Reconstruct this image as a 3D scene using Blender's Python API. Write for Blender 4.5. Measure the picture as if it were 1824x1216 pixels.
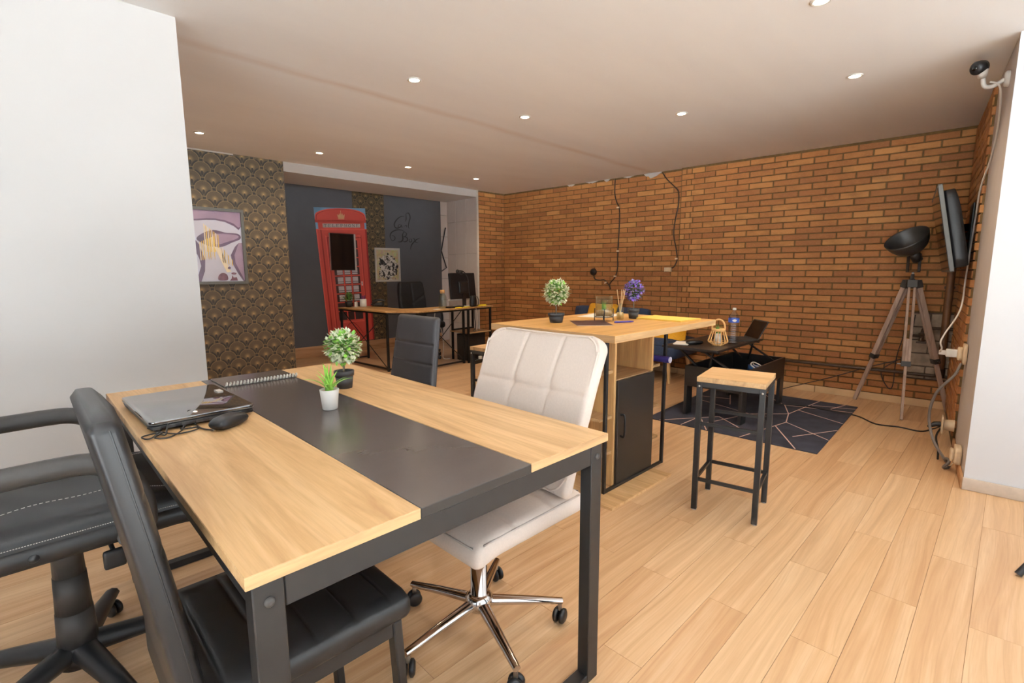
import bpy, bmesh, math, random
from mathutils import Vector, Matrix
for _o in list(bpy.data.objects):
    bpy.data.objects.remove(_o)
SC = bpy.context.scene
COL = SC.collection
PI = math.pi
# ------------------------------------------------------------------ camera, world, exposure
cam_d = bpy.data.cameras.new('camera')
cam_d.sensor_width = 36.0
cam_d.lens = 882.13 / 1824 * 36.0
cam_d.clip_start = 0.02
cam = bpy.data.objects.new('camera', cam_d)
COL.objects.link(cam)
_p, _y, _r = math.radians(7.9947), math.radians(45.2506), math.radians(-0.2246)
_F = Vector((math.cos(_y) * math.cos(_p), math.sin(_y) * math.cos(_p), -math.sin(_p)))
_R0 = Vector((math.sin(_y), -math.cos(_y), 0))
_U0 = _R0.cross(_F)
_R = _R0 * math.cos(_r) + _U0 * math.sin(_r)
_U = -_R0 * math.sin(_r) + _U0 * math.cos(_r)
cam.matrix_world = Matrix(((_R.x, _U.x, -_F.x, 0), (_R.y, _U.y, -_F.y, 0), (_R.z, _U.z, -_F.z, 1.195), (0, 0, 0, 1)))
SC.camera = cam
world = bpy.data.worlds.new('daylight')
SC.world = world
world.use_nodes = True
_bg = world.node_tree.nodes['Background']
_bg.inputs[0].default_value = (0.80, 0.91, 1.0, 1)
_bg.inputs[1].default_value = 3.0
SC.view_settings.view_transform = 'Standard'
SC.view_settings.look = 'None'
SC.view_settings.gamma = 1.0
SC.view_settings.use_curve_mapping = False
SC.view_settings.exposure = -0.22
SPOT_W = 33.0

CEIL = 2.345
TH = math.radians(3.5856)          # the brick wall stands a little askew to the desks
RT = math.radians(6.2)             # and so does its short return
random.seed(7)
# sun on the street outside the shop window behind the camera; it reaches the room only by way of the pavement
_sd = bpy.data.lights.new('sun', 'SUN'); _sd.energy = 200.0; _sd.angle = 0.01; _sd.color = (0.84, 0.93, 1.0)
_so = bpy.data.objects.new('sun', _sd); COL.objects.link(_so)
_so.rotation_euler = Vector((-0.16, -0.20, -0.96)).to_track_quat('-Z', 'Y').to_euler()
# the shop window behind the camera: daylight enters there
_pd = bpy.data.lights.new('window_daylight', 'AREA')
_pd.shape = 'RECTANGLE'; _pd.size = 4.3; _pd.size_y = 2.05
_pd.cycles.is_portal = True
_po = bpy.data.objects.new('window_daylight', _pd); COL.objects.link(_po)
_po.location = (1.05, -2.55, 1.15); _po.rotation_euler = (PI / 2, 0, 0)
_po['kind'] = 'helper'
_p2 = _pd.copy(); _p2.size = 3.1
_po2 = bpy.data.objects.new('window_daylight', _p2); COL.objects.link(_po2)
_po2.location = (-2.0, -0.65, 1.15); _po2.rotation_euler = (PI / 2, 0, -PI / 2); _po2['kind'] = 'helper'

# ------------------------------------------------------------------ materials
def srgb(r, g, b):
    def f(c):
        c /= 255.0
        return c / 12.92 if c <= 0.04045 else ((c + 0.055) / 1.055) ** 2.4
    return (f(r), f(g), f(b), 1.0)

class NT:
    """a small wrapper that lets node maths be written as expressions"""
    def __init__(s, name):
        s.m = bpy.data.materials.new(name); s.m.use_nodes = True
        s.t = s.m.node_tree; s.b = s.t.nodes['Principled BSDF']
    def n(s, typ, **kw):
        nd = s.t.nodes.new(typ)
        for k, v in kw.items(): setattr(nd, k, v)
        return nd
    def put(s, sock, v):
        if isinstance(v, X): s.t.links.new(v.s, sock)
        elif hasattr(v, 'is_output'): s.t.links.new(v, sock)
        else: sock.default_value = v
    def math(s, op, *a):
        nd = s.n('ShaderNodeMath', operation=op)
        for i, v in enumerate(a): s.put(nd.inputs[i], v)
        return X(s, nd.outputs[0])
    def vec(s, x, y, z):
        nd = s.n('ShaderNodeCombineXYZ')
        for i, v in enumerate((x, y, z)): s.put(nd.inputs[i], v)
        return nd.outputs[0]
    def pos(s, kind='Object'):
        if kind == 'World':
            o = s.n('ShaderNodeNewGeometry').outputs['Position']
        else:
            o = s.n('ShaderNodeTexCoord').outputs[kind]
        sp = s.n('ShaderNodeSeparateXYZ'); s.t.links.new(o, sp.inputs[0])
        return [X(s, sp.outputs[i]) for i in range(3)]
    def noise(s, v, scale=5, detail=3, rough=0.5, dist=0.0, out=0):
        nd = s.n('ShaderNodeTexNoise')
        if v is not None: s.put(nd.inputs['Vector'], v)
        nd.inputs['Scale'].default_value = scale; nd.inputs['Detail'].default_value = detail
        nd.inputs['Roughness'].default_value = rough; nd.inputs['Distortion'].default_value = dist
        return X(s, nd.outputs[out])
    def ramp(s, f, stops):
        nd = s.n('ShaderNodeValToRGB'); s.put(nd.inputs[0], f)
        e = nd.color_ramp.elements
        while len(e) < len(stops): e.new(0.5)
        for el, (p, c) in zip(e, stops): el.position = p; el.color = c
        return nd.outputs[0]
    def mix(s, f, a, b, mode='MIX'):
        nd = s.n('ShaderNodeMix', data_type='RGBA', blend_type=mode)
        s.put(nd.inputs[0], f); s.put(nd.inputs[6], a); s.put(nd.inputs[7], b)
        return nd.outputs[2]
    def rand(s):
        a = s.n('ShaderNodeObjectInfo').outputs['Random']; b = s.n('ShaderNodeNewGeometry').outputs['Random Per Island']
        return s.math('FRACT', s.math('ADD', a, b))
    def bump(s, h, strength=0.2, dist=0.002):
        nd = s.n('ShaderNodeBump'); nd.inputs['Strength'].default_value = strength; nd.inputs['Distance'].default_value = dist
        s.put(nd.inputs['Height'], h); s.t.links.new(nd.outputs[0], s.b.inputs['Normal'])
    def col(s, c): s.put(s.b.inputs['Base Color'], c)
    def set(s, rough=None, metal=None, **kw):
        if rough is not None: s.put(s.b.inputs['Roughness'], rough)
        if metal is not None: s.put(s.b.inputs['Metallic'], metal)
        for k, v in kw.items(): s.put(s.b.inputs[k.replace('_', ' ')], v)

class X:
    def __init__(s, nt, sock): s.nt = nt; s.s = sock
    def __add__(a, b): return a.nt.math('ADD', a, b)
    __radd__ = __add__
    def __sub__(a, b): return a.nt.math('SUBTRACT', a, b)
    def __rsub__(a, b): return a.nt.math('SUBTRACT', b, a)
    def __mul__(a, b): return a.nt.math('MULTIPLY', a, b)
    __rmul__ = __mul__
    def __truediv__(a, b): return a.nt.math('DIVIDE', a, b)
    def __lt__(a, b): return a.nt.math('LESS_THAN', a, b)
    def __gt__(a, b): return a.nt.math('GREATER_THAN', a, b)

M = {}
def plain(name, rgb, rough=0.5, metal=0.0, var=0.06, scale=30, bump=0.0, bdist=0.001, **kw):
    """an even colour with slight noise in tone and relief"""
    n = NT(name); c = srgb(*rgb)
    f = n.noise(n.n('ShaderNodeTexCoord').outputs['Object'], scale, 3)
    lo = tuple(x * (1 - var) for x in c[:3]) + (1,); hi = tuple(min(1, x * (1 + var)) for x in c[:3]) + (1,)
    n.col(n.ramp(f, [(0.3, lo), (0.7, hi)])); n.set(rough, metal, **kw)
    if bump: n.bump(f, bump, bdist)
    M[name] = n.m
    return n.m

def wood(name, dark, mid, light, axis=1, rough=0.45, s=1.0, streak=1.0):
    """long grain along one axis"""
    n = NT(name); p = n.pos('Object'); r = n.rand()
    q = [c for c in p]; k = [14.0 * s] * 3; k[axis] = 1.1 * s
    v = n.vec(q[0] * k[0] + r * 37.0, q[1] * k[1] + r * 11.0, q[2] * k[2])
    g = n.noise(v, 1.0, 5, 0.62, 1.1)
    k2 = [150.0 * s] * 3; k2[axis] = 7.0 * s
    fine = n.noise(n.vec(q[0] * k2[0], q[1] * k2[1], q[2] * k2[2]), 1.0, 2)
    c = n.ramp(g, [(0.28, srgb(*dark)), (0.5, srgb(*mid)), (0.72, srgb(*light))])
    c = n.mix((fine - 0.42) * (1.1 * streak), c, srgb(*dark))
    n.col(c); n.set(rough); n.bump(fine, 0.12, 0.0006)
    M[name] = n.m
    return n.m

def emit(name, rgb, strength):
    n = NT(name); n.col((0, 0, 0, 1)); n.set(0.5, Emission_Color=tuple(rgb) + (1,), Emission_Strength=strength)
    M[name] = n.m

plain('white_wall', (206, 203, 201), 0.75, var=0.015, scale=3, bump=0.05)
plain('pier_wall', (222, 223, 226), 0.75, var=0.015, scale=3, bump=0.05)
plain('plaster_reveal', (196, 186, 180), 0.8, var=0.03, scale=6, bump=0.1)
plain('pavement', (196, 194, 190), 0.9, var=0.08, scale=2)
plain('window_frame', (60, 62, 66), 0.5)
wood('oak_top', (178, 136, 90), (212, 172, 122), (226, 190, 144), axis=1, rough=0.42, streak=1.2)
wood('oak_edge', (142, 108, 72), (182, 146, 102), (200, 166, 122), axis=0, rough=0.5)
wood('oak_edge_y', (150, 114, 76), (190, 152, 106), (208, 172, 128), axis=1, rough=0.5)
wood('oak_bar', (178, 128, 68), (210, 160, 92), (224, 178, 110), axis=0, rough=0.42, streak=0.6)
wood('oak_cabinet', (150, 110, 66), (204, 160, 104), (222, 182, 124), axis=2, rough=0.5)
wood('oak_desk', (150, 108, 62), (190, 146, 92), (206, 164, 110), axis=1, rough=0.45)
wood('grey_wood', (140, 118, 104), (172, 148, 132), (188, 166, 150), axis=2, rough=0.6)
wood('beech', (196, 156, 104), (222, 186, 134), (236, 204, 158), axis=2, rough=0.5)
wood('base_oak', (150, 104, 66), (182, 136, 94), (200, 156, 114), axis=0, rough=0.5)
plain('black_metal', (29, 29, 30), 0.42, 0.2, var=0.15, scale=25)
plain('black_plastic', (24, 24, 26), 0.4, Specular_IOR_Level=0.4)
plain('grey_plastic', (52, 49, 47), 0.5, Specular_IOR_Level=0.35)
plain('dark_screen', (8, 10, 14), 0.08, var=0.0)
plain('black_lam', (30, 29, 29), 0.35, var=0.15, scale=8)
plain('navy_velvet', (44, 60, 88), 0.75, var=0.12, scale=60, bump=0.1)
plain('yellow_cloth', (226, 164, 34), 0.8, var=0.08, scale=80, bump=0.2)
plain('cream_fabric', (220, 205, 194), 0.85, var=0.03, scale=160, bump=0.12, bdist=0.0006)
plain('cream_seam', (192, 181, 173), 0.9)
plain('chrome', (205, 200, 198), 0.08, 1.0, var=0.0)
plain('steel', (170, 168, 165), 0.3, 1.0)
plain('white_plastic', (225, 223, 218), 0.4)
plain('beige_plastic', (214, 190, 158), 0.5)
plain('white_pot', (226, 222, 216), 0.35, var=0.02)
plain('black_pot', (44, 43, 44), 0.55)
plain('soil', (40, 34, 28), 0.95, var=0.4, scale=300)
plain('stem_brown', (96, 84, 66), 0.8)
plain('leaf_bright', (126, 176, 62), 0.5, var=0.25, scale=40)
plain('leaf_mid', (112, 160, 72), 0.55, var=0.3, scale=60)
plain('leaf_pale', (240, 241, 212), 0.6, var=0.12, scale=60)
plain('leaf_dark', (58, 84, 46), 0.6, var=0.3, scale=60)
plain('leaf_violet', (136, 100, 196), 0.6, var=0.3, scale=60)
plain('leaf_plum', (140, 128, 160), 0.6, var=0.3, scale=60)
plain('grey_cable', (112, 104, 98), 0.5)
plain('black_cable', (28, 26, 26), 0.5)
plain('white_cable', (222, 214, 206), 0.5)
plain('iron_pipe', (66, 48, 34), 0.5, 0.3, var=0.3, scale=20)
plain('brown_pipe', (104, 68, 38), 0.5, var=0.25, scale=14)
plain('grey_block', (150, 134, 116), 0.9, var=0.3, scale=16, bump=0.4, bdist=0.004)
plain('block_joint', (74, 64, 54), 0.95, var=0.3, scale=20)
plain('beige_tile', (206, 172, 130), 0.6, var=0.12, scale=7)
plain('panel_white', (206, 196, 190), 0.5, var=0.03, scale=6)
plain('panel_joint', (150, 140, 134), 0.8)
plain('slate_paint', (84, 83, 87), 0.7, var=0.05, scale=5)
plain('skirt_paint', (206, 190, 174), 0.6)
plain('frame_grey', (86, 86, 82), 0.45)
plain('frame_white', (214, 208, 200), 0.45)
plain('cork', (186, 142, 92), 0.9, var=0.2, scale=60)
plain('bamboo', (224, 178, 116), 0.6, var=0.12, scale=40)
plain('paper', (236, 232, 226), 0.8, var=0.02)
plain('yellow_paper', (244, 206, 96), 0.7, var=0.03)
plain('sticky_yellow', (240, 214, 40), 0.7)
plain('violet_plastic', (66, 52, 140), 0.35)
plain('indigo_fabric', (44, 38, 110), 0.6)
plain('pale_cap', (196, 196, 214), 0.5)
plain('magazine_dark', (66, 40, 40), 0.35, var=0.4, scale=30)
plain('blue_plastic', (52, 104, 168), 0.4)
plain('label_blue', (62, 92, 180), 0.4, var=0.3, scale=60)
plain('pebble', (186, 150, 110), 0.8, var=0.3, scale=200)
plain('lamp_grey', (60, 58, 56), 0.42, 0.3)
plain('booth_red', (200, 74, 62), 0.5, var=0.05, scale=4)
plain('booth_red_dark', (150, 34, 32), 0.5)
plain('booth_red_light', (222, 92, 78), 0.5)
plain('booth_sky', (128, 170, 206), 0.5, var=0.06, scale=3)
plain('booth_pane', (206, 200, 206), 0.5, var=0.05, scale=6)
plain('booth_pane_dark', (60, 38, 40), 0.5)
plain('booth_sign', (224, 216, 214), 0.5)
plain('ink', (40, 34, 34), 0.6)
plain('gold_print', (214, 170, 128), 0.5)
plain('art_sky', (196, 200, 222), 0.25, var=0.05, scale=4)
plain('art_plum', (96, 76, 100), 0.25, var=0.35, scale=5)
plain('art_mauve', (150, 128, 152), 0.25, var=0.15, scale=5)
plain('art_yellow', (222, 188, 84), 0.25, var=0.1, scale=20)
plain('art_cream', (232, 220, 196), 0.25)
plain('art_maroon', (110, 70, 84), 0.25, var=0.3, scale=30)
emit('bulb_glow', (1.0, 0.80, 0.55), 30.0)

def leather(name, rgb, rough=0.42):
    n = NT(name); o = n.n('ShaderNodeTexCoord').outputs['Object']
    v = n.n('ShaderNodeTexVoronoi'); v.inputs['Scale'].default_value = 420; n.t.links.new(o, v.inputs['Vector'])
    f = n.noise(o, 7, 3)
    c = srgb(*rgb); n.col(n.ramp(f, [(0.3, tuple(x * 0.85 for x in c[:3]) + (1,)), (0.7, tuple(x * 1.15 for x in c[:3]) + (1,))]))
    n.set(rough, 0, Specular_IOR_Level=0.34); n.bump(v.outputs['Distance'], 0.10, 0.0006); M[name] = n.m
leather('black_leather', (27, 26, 27), 0.40)
leather('grey_leather', (50, 48, 50), 0.42)
leather('black_mesh', (22, 22, 25), 0.6)

def glass(name, rgb=(255, 255, 255), ior=1.35, keep=0.0):
    """thin clear wall: mostly see-through, with fresnel reflection"""
    n = NT(name); tr = n.n('ShaderNodeBsdfTransparent'); tr.inputs[0].default_value = srgb(*rgb)
    gl = n.n('ShaderNodeBsdfGlossy'); gl.inputs['Roughness'].default_value = 0.03; lw = n.n('ShaderNodeLayerWeight'); lw.inputs[0].default_value = 0.35; fr = n.math('MULTIPLY', n.math('POWER', X(n, lw.outputs['Facing']), 3.0), 0.6)
    mx = n.n('ShaderNodeMixShader'); n.put(mx.inputs[0], n.math('ADD', fr, keep + 0.03)); n.t.links.new(tr.outputs[0], mx.inputs[1]); n.t.links.new(gl.outputs[0], mx.inputs[2])
    out = [x for x in n.t.nodes if x.type == 'OUTPUT_MATERIAL'][0]; n.t.links.new(mx.outputs[0], out.inputs[0]); M[name] = n.m
glass('clear_glass', (246, 250, 248), 1.45, 0.02); glass('clear_plastic', (236, 242, 250), 1.45, 0.05)

def table_black():
    n = NT('black_board'); p = n.pos('Object')
    a = n.noise(n.vec(p[0] * 4.0, p[1] * 9.0, p[2]), 1.0, 4, 0.6, 0.8)
    b = n.noise(n.vec(p[0] * 60.0, p[1] * 25.0, p[2]), 1.0, 3)
    n.col(n.ramp(a, [(0.3, srgb(77, 70, 67)), (0.7, srgb(81, 73, 70))]))
    n.set(0.22)
    M['black_board'] = n.m
table_black()

def floor_mat():
    n = NT('plank_wood'); p = n.pos('World'); r = n.rand()
    warp = n.noise(n.vec(p[0] * 1.1 + r * 91.0, p[1] * 5.0 + r * 53.0, r * 7.0), 1.0, 1)
    g = n.noise(n.vec(p[0] * 0.9 + r * 91.0, p[1] * 30.0 + warp * 3.0 + r * 53.0, r * 7.0), 1.0, 4, 0.55, 0.35)
    fine = n.noise(n.vec(p[0] * 9.0 + r * 31.0, p[1] * 160.0, r), 1.0, 2)
    vein = n.math('PINGPONG', p[1] * 24.0 + warp * 2.6 + r * 9.0 + g * 0.5, 0.5)
    c = n.ramp(g, [(0.25, srgb(172, 126, 84)), (0.5, srgb(206, 166, 124)), (0.75, srgb(226, 194, 156))])
    c = n.mix((fine - 0.4) * 0.8, c, srgb(170, 122, 82))
    c = n.mix((0.07 - vein) * 5.0, c, srgb(166, 122, 84))
    n.col(n.mix(0.32, c, n.ramp(r, [(0.0, srgb(194, 152, 112)), (0.5, srgb(212, 174, 132)), (1.0, srgb(230, 198, 158))])))
    n.set(n.math('ADD', n.math('MULTIPLY', g, 0.15), 0.30)); n.bump(fine, 0.05, 0.0005)
    M['plank_wood'] = n.m
floor_mat()
plain('plank_gap', (150, 108, 72), 0.9)

def brick_mat():
    n = NT('brick_clay'); p = n.pos('World'); r = n.rand()
    v = n.vec(p[0] + r * 17.0, p[1] + r * 29.0, p[2] * 2.2 + r * 5.0)
    a = n.noise(v, 5.0, 4, 0.6); b = n.noise(v, 60.0, 3, 0.6)
    c = n.ramp(r, [(0.0, srgb(142, 88, 45)), (0.35, srgb(158, 100, 50)), (0.7, srgb(167, 108, 56)), (1.0, srgb(180, 125, 68))])
    c = n.mix(n.math('MULTIPLY', (a - 0.45), 2.2), c, srgb(124, 78, 38))
    c = n.mix((b - 0.5) * 0.8, c, srgb(206, 154, 100))
    n.col(c); n.set(0.75); n.bump(b, 0.35, 0.002); M['brick_clay'] = n.m
brick_mat()
plain('mortar_dark', (96, 72, 38), 0.95, var=0.25, scale=25, bump=0.3)

def ceiling_mat():
    n = NT('ceiling_paint'); p = n.pos('World')
    a = n.noise(n.vec(p[0] * 0.5, p[1] * 2.0, p[2]), 1.0, 4)
    w = n.noise(n.vec(p[0] * 1.3, p[1] * 0.6, p[2]), 1.0, 3)
    band = n.math('SUBTRACT', 1.0, n.math('MULTIPLY', n.math('ABSOLUTE', p[1] - 3.02 + (w - 0.5) * 0.10 - p[0] * 0.02), 14.0))
    band = n.math('MULTIPLY', n.math('MAXIMUM', band, 0.0), n.math('MULTIPLY', n.noise(n.vec(p[0] * 1.8, p[1] * 9.0, p[2]), 1.0, 3), 0.8))
    c = n.ramp(a, [(0.35, srgb(240, 238, 237)), (0.65, srgb(246, 245, 244))])
    n.col(n.mix(band, c, srgb(216, 196, 182))); n.set(0.85); n.bump(a, 0.05, 0.003); M['ceiling_paint'] = n.m
ceiling_mat()

def wallpaper_mat():
    """overlapping gold fans on dark paper, lower rows in front of upper ones"""
    n = NT('fan_wallpaper'); p = n.pos('World'); W, H, R_ = 0.179, 0.173, 0.0745
    def fan(ox, oz):
        u = (n.math('FRACT', p[0] / W + ox) - 0.5) * W
        v = (n.math('FRACT', p[2] / H + oz) - 0.5) * H
        d = n.math('SQRT', u * u + v * v); th = n.math('ARCTAN2', u, v); ath = n.math('ABSOLUTE', th)
        inside = d < R_
        rays = n.math('POWER', n.math('ABSOLUTE', n.math('SINE', th * 22.0)), 2.0)
        core = n.math('POWER', n.math('MAXIMUM', 1.0 - d * 24.0, 0.0), 1.5)
        far = n.math('MINIMUM', d * 16.0, 1.0)
        val = core * 0.62 + 0.24 + rays * far * 0.42 - far * 0.18
        rim = n.math('ABSOLUTE', d - R_ * 0.97) < 0.0022
        val = n.math('MAXIMUM', val, rim * 0.62)
        arm = (d > R_) * (d < R_ * 1.20) * (ath > 0.42) * (ath < 1.30)
        bud = n.math('SQRT', u * u * 4.6 + (v + 0.031) * (v + 0.031)) < 0.0215
        alpha = n.math('MINIMUM', inside + arm, 1.0)
        return v, alpha, val * inside * (1.0 - bud) + bud * 0.02
    vA, aA, fA = fan(0.0, 0.0); vB, aB, fB = fan(0.5, 0.5)
    t = vA > vB
    ff = fA * t + fB * (1.0 - t); af = aA * t + aB * (1.0 - t)
    fb = fB * t + fA * (1.0 - t); ab = aB * t + aA * (1.0 - t)
    f = ff * af + (1.0 - af) * (fb * ab)
    nz = n.noise(n.vec(p[0], p[2], p[1]), 9.0, 3)
    c = n.ramp(f, [(0.0, srgb(36, 30, 24)), (0.30, srgb(80, 66, 45)), (0.62, srgb(130, 106, 68)), (1.0, srgb(200, 152, 94))])
    n.col(n.mix(nz * 0.25, c, srgb(70, 58, 40))); n.set(0.55); M['fan_wallpaper'] = n.m
wallpaper_mat()

def rug_mat():
    n = NT('rug_pile'); o = n.n('ShaderNodeTexCoord').outputs['Object']
    f = n.noise(o, 9, 4); g = n.noise(o, 260, 2)
    n.col(n.ramp(f, [(0.3, srgb(30, 30, 40)), (0.7, srgb(50, 50, 62))])); n.set(0.95); n.bump(g, 0.4, 0.002); M['rug_pile'] = n.m
rug_mat()
plain('rug_line', (216, 178, 160), 0.6)

def pop_art_mat():
    """black and white ink figure over a sprayed colour ground: flat print"""
    n = NT('pop_print'); p = n.pos('Object')
    v = n.vec(p[0], p[2], 0.0)
    c1 = n.noise(v, 11, 3, 0.6, 1.5, out=1); hue = n.mix(0.75, srgb(206, 190, 150), c1, 'OVERLAY')
    d = n.math('SQRT', (p[0] + 0.0) * (p[0] + 0.0) * 1.7 + (p[2] + 0.05) * (p[2] + 0.05))
    figure = n.math('ADD', n.noise(v, 9, 4, 0.7), (0.17 - d) * 2.0) > 0.42
    ink = n.noise(v, 16, 5, 0.75, 0.6) > 0.50
    bw = n.mix(ink, srgb(226, 222, 216), srgb(36, 34, 36))
    n.col(n.mix(figure, hue, bw)); n.set(0.3); M['pop_print'] = n.m
pop_art_mat()

# ------------------------------------------------------------------ mesh helpers
class MB:
    def __init__(s): s.v = []; s.f = []; s.m = []; s.sm = []
    def add(s, vs, fs, mat=0, smooth=False):
        o = len(s.v); s.v += [tuple(p) for p in vs]
        for f in fs: s.f.append([i + o for i in f]); s.m.append(mat); s.sm.append(smooth)
        return s
    def box(s, x0, x1, y0, y1, z0, z1, mat=0):
        vs = [(x, y, z) for x in (x0, x1) for y in (y0, y1) for z in (z0, z1)]
        return s.add(vs, [(0, 1, 3, 2), (4, 6, 7, 5), (0, 4, 5, 1), (2, 3, 7, 6), (0, 2, 6, 4), (1, 5, 7, 3)], mat)
    def bar(s, p, q, w, h, up=(0, 0, 1), mat=0):
        p, q = Vector(p), Vector(q); d = (q - p).normalized(); u = Vector(up)
        a = d.cross(u)
        if a.length < 1e-4: a = d.cross(Vector((1, 0, 0)))
        a.normalize(); b = a.cross(d).normalized()
        vs = [e + a * (i * w / 2) + b * (j * h / 2) for e in (p, q) for i, j in ((-1, -1), (1, -1), (1, 1), (-1, 1))]
        return s.add(vs, [(3, 2, 1, 0), (4, 5, 6, 7), (0, 1, 5, 4), (1, 2, 6, 5), (2, 3, 7, 6), (3, 0, 4, 7)], mat)
    def tube(s, pts, r, n=8, mat=0, caps=True, closed=False, flat=1.0):
        pts = [Vector(p) for p in pts]; N = len(pts)
        rs = r if isinstance(r, (list, tuple)) else [r] * N
        vs = []; prev = None
        for i in range(N):
            if closed: d = pts[(i + 1) % N] - pts[i - 1]
            else: d = pts[min(i + 1, N - 1)] - pts[max(i - 1, 0)]
            d.normalize()
            if prev is None:
                a = d.cross(Vector((0, 0, 1)))
                if a.length < 1e-3: a = d.cross(Vector((1, 0, 0)))
            else: a = prev - d * prev.dot(d)
            a.normalize(); prev = a; b = d.cross(a)
            for k in range(n):
                t = 2 * PI * k / n
                vs.append(pts[i] + a * (rs[i] * math.cos(t)) + b * (rs[i] * flat * math.sin(t)))
        fs = []
        for i in range(N if closed else N - 1):
            j = (i + 1) % N
            for k in range(n): fs.append((i * n + k, i * n + (k + 1) % n, j * n + (k + 1) % n, j * n + k))
        s.add(vs, fs, mat, True)
        if caps and not closed:
            s.add(vs[:n], [tuple(range(n - 1, -1, -1))], mat); s.add(vs[-n:], [tuple(range(n))], mat)
        return s
    def cyl(s, p, q, r0, r1=None, n=16, mat=0, caps=True):
        return s.tube([p, q], [r0, r0 if r1 is None else r1], n, mat, caps)
    def lathe(s, prof, c=(0, 0, 0), n=24, mat=0, axis=(0, 0, 1), smooth=True):
        ax = Vector(axis).normalized(); a = ax.cross(Vector((0, 1, 0)))
        if a.length < 1e-3: a = ax.cross(Vector((1, 0, 0)))
        a.normalize(); b = ax.cross(a); c = Vector(c); vs = []
        for r, z in prof:
            for k in range(n):
                t = 2 * PI * k / n; vs.append(c + ax * z + (a * math.cos(t) + b * math.sin(t)) * max(r, 1e-5))
        fs = [(i * n + k, i * n + (k + 1) % n, (i + 1) * n + (k + 1) % n, (i + 1) * n + k) for i in range(len(prof) - 1) for k in range(n)]
        return s.add(vs, fs, mat, smooth)
    def disc(s, c, r, n=20, mat=0, axis=(0, 0, 1)):
        ax = Vector(axis).normalized(); a = ax.cross(Vector((0, 1, 0)))
        if a.length < 1e-3: a = ax.cross(Vector((1, 0, 0)))
        a.normalize(); b = ax.cross(a); c = Vector(c)
        return s.add([c + (a * math.cos(2 * PI * k / n) + b * math.sin(2 * PI * k / n)) * r for k in range(n)], [tuple(range(n))], mat)
    def sphere(s, c, r, n=14, m=9, mat=0, sc=(1, 1, 1)):
        vs = []; c = Vector(c)
        for i in range(m + 1):
            t = PI * i / m
            for k in range(n):
                p = 2 * PI * k / n
                vs.append((c.x + r * sc[0] * math.sin(t) * math.cos(p), c.y + r * sc[1] * math.sin(t) * math.sin(p), c.z - r * sc[2] * math.cos(t)))
        return s.add(vs, [(i * n + k, i * n + (k + 1) % n, (i + 1) * n + (k + 1) % n, (i + 1) * n + k) for i in range(m) for k in range(n)], mat, True)
    def prism(s, poly, a, b, plane='xy', mat=0):
        """a flat outline given in a plane, made solid between a and b on the third axis"""
        def P(u, v, w): return {'xy': (u, v, w), 'xz': (u, w, v), 'yz': (w, u, v)}[plane]
        n = len(poly); vs = [P(u, v, a) for u, v in poly] + [P(u, v, b) for u, v in poly]
        fs = [tuple(range(n)), tuple(range(2 * n - 1, n - 1, -1))] + [(i, i + n, (i + 1) % n + n, (i + 1) % n) for i in range(n)]
        return s.add(vs, fs, mat)
    def soft(s, c, size, r, n=(8, 8, 3), fn=None, mat=0):
        """rounded cushion: a subdivided box with radius r, fn may move the points (local, half-sizes) -> local"""
        hx, hy, hz = [k / 2 for k in size]; idx = {}; vs = []; fs = []
        def pt(i, j, k):
            key = (i, j, k)
            if key not in idx:
                p = Vector(((2 * i / n[0] - 1) * hx, (2 * j / n[1] - 1) * hy, (2 * k / n[2] - 1) * hz))
                q = Vector((max(-hx + r, min(hx - r, p.x)), max(-hy + r, min(hy - r, p.y)), max(-hz + min(r, hz * .99), min(hz - min(r, hz * .99), p.z))))
                d = p - q
                if d.length > 1e-9: p = q + d.normalized() * min(r, d.length if d.length < r else r)
                if fn: p = fn(p, hx, hy, hz)
                idx[key] = len(vs); vs.append(Vector(c) + Vector(p))
            return idx[key]
        for (a, b, w) in ((0, 1, 2), (1, 2, 0), (2, 0, 1)):
            for side in (0, n[w]):
                for i in range(n[a]):
                    for j in range(n[b]):
                        q = []
                        for di, dj in ((0, 0), (1, 0), (1, 1), (0, 1)):
                            k = [0, 0, 0]; k[a] = i + di; k[b] = j + dj; k[w] = side; q.append(pt(*k))
                        fs.append(q if side else q[::-1])
        return s.add(vs, fs, mat, True)
    def build(s, name, mats, parent=None, loc=None, rot=None, bevel=0.0, seg=2, kind=None, label=None, fix=False):
        me = bpy.data.meshes.new(name); me.from_pydata(s.v, [], s.f)
        mats = mats if isinstance(mats, (list, tuple)) else [mats]
        for k in mats: me.materials.append(M[k])
        me.polygons.foreach_set('material_index', s.m); me.polygons.foreach_set('use_smooth', s.sm)
        if bevel or fix:
            bm = bmesh.new(); bm.from_mesh(me)
            if fix: bmesh.ops.remove_doubles(bm, verts=bm.verts, dist=1e-5)
            bmesh.ops.recalc_face_normals(bm, faces=bm.faces)
            if bevel:
                es = [e for e in bm.edges if len(e.link_faces) == 2 and e.calc_face_angle(0) > 0.6]
                bmesh.ops.bevel(bm, geom=es, offset=bevel, segments=seg, affect='EDGES', profile=0.5, clamp_overlap=True)
                if seg > 1:
                    for f in bm.faces: f.smooth = True
            bm.to_mesh(me); bm.free()
        me.update()
        if (bevel and seg > 1): me.set_sharp_from_angle(angle=math.radians(50))
        o = bpy.data.objects.new(name, me); COL.objects.link(o)
        if parent: o.parent = parent
        if loc is not None: o.location = loc
        if rot is not None: o.rotation_euler = rot
        if kind: o['kind'] = kind
        if label: o['label'] = label
        return o

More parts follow.
